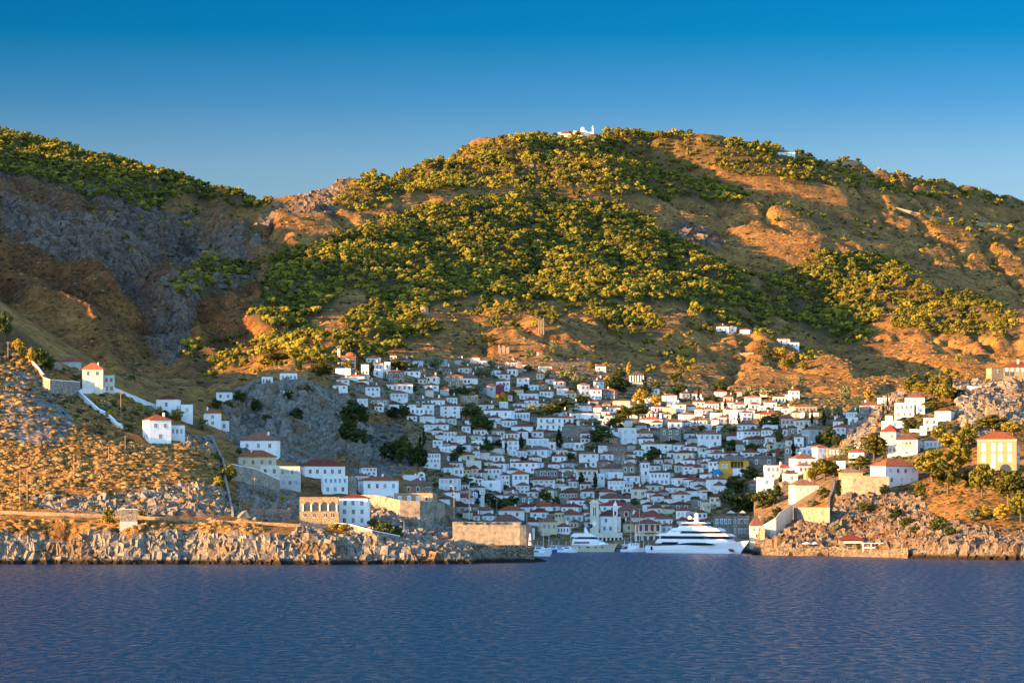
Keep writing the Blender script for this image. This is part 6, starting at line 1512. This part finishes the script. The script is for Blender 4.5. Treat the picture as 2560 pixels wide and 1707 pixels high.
TR = {'round': trunk_mesh(.45, 3), 'pine': trunk_mesh(.62, 4), 'cyp': trunk_mesh(.2, 0), 'bush': trunk_mesh(.25, 3)}
TW = {'pine': 'green', 'leaf': 'dark green', 'gold': 'golden yellow', 'olive': 'olive green', 'cyp': 'dark', 'boug': 'crimson flowering'}
def tree(cx, y0, y1, w, sh, mt):
    X, D, Z = hit(cx, y1); s = D / F; h = (y1-y0) * s; wd = w * s
    nm = {'round': 'tree', 'pine': 'pine_tree', 'cyp': 'cypress_tree', 'bush': 'shrub'}[sh]; o = empty(nm, (X, D, Z), nrg.random() * 6.28)
    obj('crown', CR[sh, mt][int(nrg.integers(0, 2))], o, sc=(wd*1.08, wd*1.08, h*1.04)); obj('trunk', TR[sh], o, sc=(wd, wd, h))
    kind = nm.replace('_', ' '); sz = 'tall' if h > 9 else ('small' if h < 4.5 else 'mid-sized'); shp = {'round': 'rounded', 'pine': 'spreading', 'cyp': 'slender', 'bush': 'low'}[sh]
    describe(o, cx, (y0+y1)/2, f"{sz} {shp} {TW[mt]} {kind}", kind, kind, {'cyp': 'cypresses of the town', 'bush': 'shrubs of the town'}.get(sh, 'trees of the town'))
CYP = "1303,1083,1140,15 1265,1095,1137,7 1216,1083,1120,8 1397,1073,1127,19 1454,1181,1222,19 1488,1181,1223,12 1195,1225,1265,15 1813,998,1030,10 1847,1030,1062,10 1983,1100,1150,13 2030,1025,1064,8 2060,1025,1065,12 1612,933,975,12 1466,990,1020,9 1746,975,1014,10 2219,985,1047,8 2237,1000,1047,7 2288,1010,1042,6 2315,935,968,12 2375,940,975,14 930,902,955,13 1820,1038,1062,7 1060,1070,1120,10 1050,1085,1122,9 885,868,905,8 895,895,930,10 1735,985,1012,7 2208,1000,1050,6"
for t in CYP.split(): a = list(map(float, t.split(','))); tree(*a, 'cyp', 'cyp')
for a in ((2014,1030,1062,8,'olive'), (2350,925,965,9,'gold'), (2063,1020,1060,12,'olive'), (1195,905,940,8,'olive')): tree(*a[:4], 'cyp', a[4])
ROUND = """804,905,952,52,pine,pine 872,898,935,26,round,pine 885,1000,1075,66,round,leaf 868,1045,1110,50,round,leaf 900,1070,1120,60,round,leaf 1005,1085,1160,62,round,leaf 1045,1110,1178,52,round,leaf 975,1100,1150,50,bush,leaf
985,1015,1050,44,round,leaf 1012,1010,1045,28,round,leaf 1180,1005,1062,52,round,leaf 1205,1040,1085,62,round,leaf 1257,980,1020,32,round,gold 1330,1008,1050,40,round,olive 1350,1020,1055,36,round,leaf 1410,1000,1035,60,pine,leaf 1380,1008,1045,50,pine,pine
1602,970,1018,46,round,gold 1641,983,1025,27,round,gold 1595,1008,1048,52,pine,leaf 1560,1018,1062,42,pine,pine 1480,1042,1078,60,bush,olive 1540,1035,1078,40,bush,leaf 1500,1066,1112,62,round,leaf 1488,1098,1128,52,bush,olive 1635,1115,1162,38,round,leaf 1612,1135,1168,26,bush,leaf
1680,1095,1112,34,bush,leaf 1825,1058,1092,44,round,olive 1830,1098,1128,50,bush,leaf 1822,1110,1132,30,round,olive 1948,1070,1112,24,round,leaf 1840,1188,1240,52,round,leaf 1875,1165,1205,50,round,leaf 1905,1225,1272,58,round,leaf 1830,1222,1280,60,round,leaf 1935,1212,1262,48,round,leaf 1960,1182,1210,28,round,leaf
1870,1230,1280,70,round,leaf 2062,1143,1202,68,pine,pine 2035,1160,1205,34,round,pine 2150,1140,1176,64,pine,pine 2185,1083,1152,62,pine,pine 2122,1108,1150,44,round,olive 2070,1065,1118,40,round,leaf 2092,1082,1118,28,round,leaf 2055,1080,1118,36,round,leaf 2400,1100,1185,60,pine,pine 2330,1118,1205,84,pine,pine
2370,1150,1235,72,pine,pine 2382,1078,1132,62,pine,pine 2422,1060,1122,52,pine,pine 2480,1038,1085,80,pine,pine 2532,1050,1092,60,pine,pine 2455,1152,1245,62,pine,pine 2520,1168,1265,84,pine,pine 2552,1228,1305,60,pine,pine 2505,1258,1305,46,round,gold 2345,1288,1335,46,round,leaf 2375,1308,1342,32,bush,leaf 2432,1268,1305,34,round,olive 2460,1262,1298,36,round,gold 2345,1060,1110,40,pine,pine
1225,1232,1272,34,round,leaf 1258,1240,1272,58,bush,leaf 1280,1238,1270,34,round,leaf 1362,1222,1262,36,round,leaf 1390,1240,1268,24,round,leaf 1472,1242,1278,18,round,olive 2275,1042,1078,38,round,leaf 2275,943,988,32,pine,pine 2302,953,988,38,pine,pine 2332,960,1003,42,pine,pine 2362,960,1008,52,pine,pine 2392,973,1003,44,round,leaf 2340,1000,1024,60,pine,pine
2172,973,1003,28,round,gold 2112,963,1012,30,round,olive 2096,1010,1048,26,round,olive 2066,1018,1052,24,round,olive 1925,1035,1075,52,round,leaf 1950,866,900,34,pine,gold 1922,870,897,28,round,leaf 1960,895,925,28,pine,pine 1980,890,920,22,pine,pine 2008,902,930,26,pine,pine 1925,968,1000,50,round,olive 1830,975,1000,26,round,leaf 1800,950,985,40,round,leaf 1780,985,1012,40,bush,leaf 1880,962,998,44,round,olive 1990,995,1020,40,round,olive 2000,940,965,24,round,olive
12,780,855,40,pine,leaf 46,848,885,30,pine,gold 80,868,915,30,round,gold 102,868,925,52,round,leaf 125,890,930,30,round,leaf 60,870,905,26,round,leaf 325,1050,1078,36,bush,olive 275,1022,1048,28,bush,gold 234,992,1015,24,bush,gold 258,1000,1030,30,round,olive 350,1008,1030,20,bush,gold 440,1022,1052,42,round,gold 410,1020,1045,26,bush,leaf 372,1015,1040,30,round,olive 398,1010,1035,14,bush,gold
575,1160,1205,40,round,pine 548,1182,1218,28,bush,pine 725,1200,1222,22,bush,pine 748,1203,1226,24,round,leaf 850,1303,1325,50,bush,gold 272,1262,1308,30,bush,pine 358,1270,1292,24,bush,leaf 598,1118,1142,16,round,leaf 705,1232,1250,16,bush,gold 675,1190,1200,22,bush,olive 960,1300,1345,50,round,leaf 990,1310,1348,40,bush,leaf 932,1290,1320,26,bush,leaf
540,995,1025,30,round,leaf 570,1000,1025,28,round,leaf 600,975,1010,40,round,leaf 640,995,1030,28,round,leaf 505,1040,1075,30,bush,olive 720,975,1000,30,round,leaf 760,955,985,30,bush,leaf 748,900,930,16,round,leaf 690,880,905,60,pine,pine 660,895,918,40,pine,pine 740,1010,1055,32,bush,leaf 665,1030,1055,22,bush,leaf 675,1085,1110,24,bush,leaf
1010,900,935,40,pine,pine 990,895,928,34,round,leaf 1090,890,925,40,round,olive 1000,950,975,30,round,leaf 1030,960,985,26,round,leaf 1200,918,945,36,round,olive 1165,900,925,30,round,olive 1215,915,945,40,round,olive 1230,895,925,20,round,olive 1420,918,960,44,round,olive 1440,930,975,26,round,olive 1370,918,940,18,round,olive 1365,885,905,26,round,olive 1320,912,930,24,round,leaf 1515,905,925,18,round,gold 1518,938,965,20,round,gold 1475,905,920,16,round,gold 1572,905,942,14,round,gold
1530,940,985,40,round,leaf 1555,945,985,50,round,leaf 1545,920,960,40,round,leaf 1640,950,978,26,round,leaf 1620,965,990,30,round,leaf 1700,960,990,40,round,leaf 1670,970,1000,30,bush,leaf 1310,960,985,30,round,leaf 1280,975,1000,26,round,pine 1190,960,985,40,round,olive 1160,965,985,40,bush,leaf 1325,870,900,30,round,olive 1385,850,885,24,round,olive 1210,830,860,26,round,pine 1180,842,868,22,round,leaf 1230,838,866,20,round,pine
2260,1095,1130,20,round,leaf 2420,1175,1215,30,round,leaf 2300,1200,1245,30,round,pine 2290,1225,1245,40,bush,leaf 2210,1210,1240,24,round,leaf 2095,1200,1240,18,cyp,cyp 2060,1215,1245,34,bush,leaf 2240,1262,1300,40,bush,leaf 2265,1285,1320,36,bush,leaf 2285,1310,1335,30,bush,leaf 2030,1245,1265,30,bush,olive 2160,1250,1280,40,bush,leaf 2090,1300,1330,24,bush,olive
2020,1060,1085,20,round,leaf 1150,1110,1145,30,round,leaf 1135,1125,1160,26,round,leaf 1215,1105,1140,40,round,leaf 1245,1100,1125,30,round,leaf 1165,1190,1215,34,round,leaf 1185,1205,1225,26,round,leaf 1105,1185,1215,20,round,leaf 1260,1208,1222,24,bush,leaf 1245,1165,1180,18,bush,leaf 1310,1140,1160,22,round,leaf 1425,1130,1150,26,round,leaf 1385,1130,1150,16,round,leaf 1420,1192,1202,16,bush,leaf 1555,1248,1262,20,round,leaf 1585,1250,1268,22,round,leaf 1560,1295,1310,22,bush,leaf 1665,1222,1232,18,bush,leaf 1760,1228,1248,22,round,leaf 1745,1240,1258,16,round,leaf 1945,1266,1300,32,round,leaf 1925,1285,1305,18,bush,leaf 1910,1290,1302,14,bush,pine
1880,1105,1130,40,bush,leaf 1905,1145,1165,30,round,leaf 1925,1130,1150,16,round,leaf 1318,1075,1095,20,bush,boug 1882,1064,1076,12,bush,boug 1760,1115,1130,20,bush,leaf 1772,1225,1240,20,bush,leaf 1610,1052,1068,30,bush,leaf 1755,1062,1078,22,round,leaf 1790,1075,1095,26,round,leaf 1545,1228,1240,16,bush,leaf 1450,985,1010,26,round,leaf 1425,965,985,30,bush,leaf 1110,950,975,26,round,olive 1130,968,990,30,bush,leaf"""
for t in ROUND.split():
    a = t.split(','); tree(*map(float, a[:4]), a[4], a[5])
# summit trees on the skyline
for cx, y0, y1, w in ((1306,332,346,16),(1325,338,350,14),(1360,329,346,17),(1387,331,348,14),(1425,327,342,16),(1445,326,344,16),(1520,316,345,30),(1545,318,345,26),(1568,322,342,18),(1598,325,345,24),(1655,328,352,26)):
    tree(cx, y0, y1, w, 'pine', 'pine')
flush_labels()
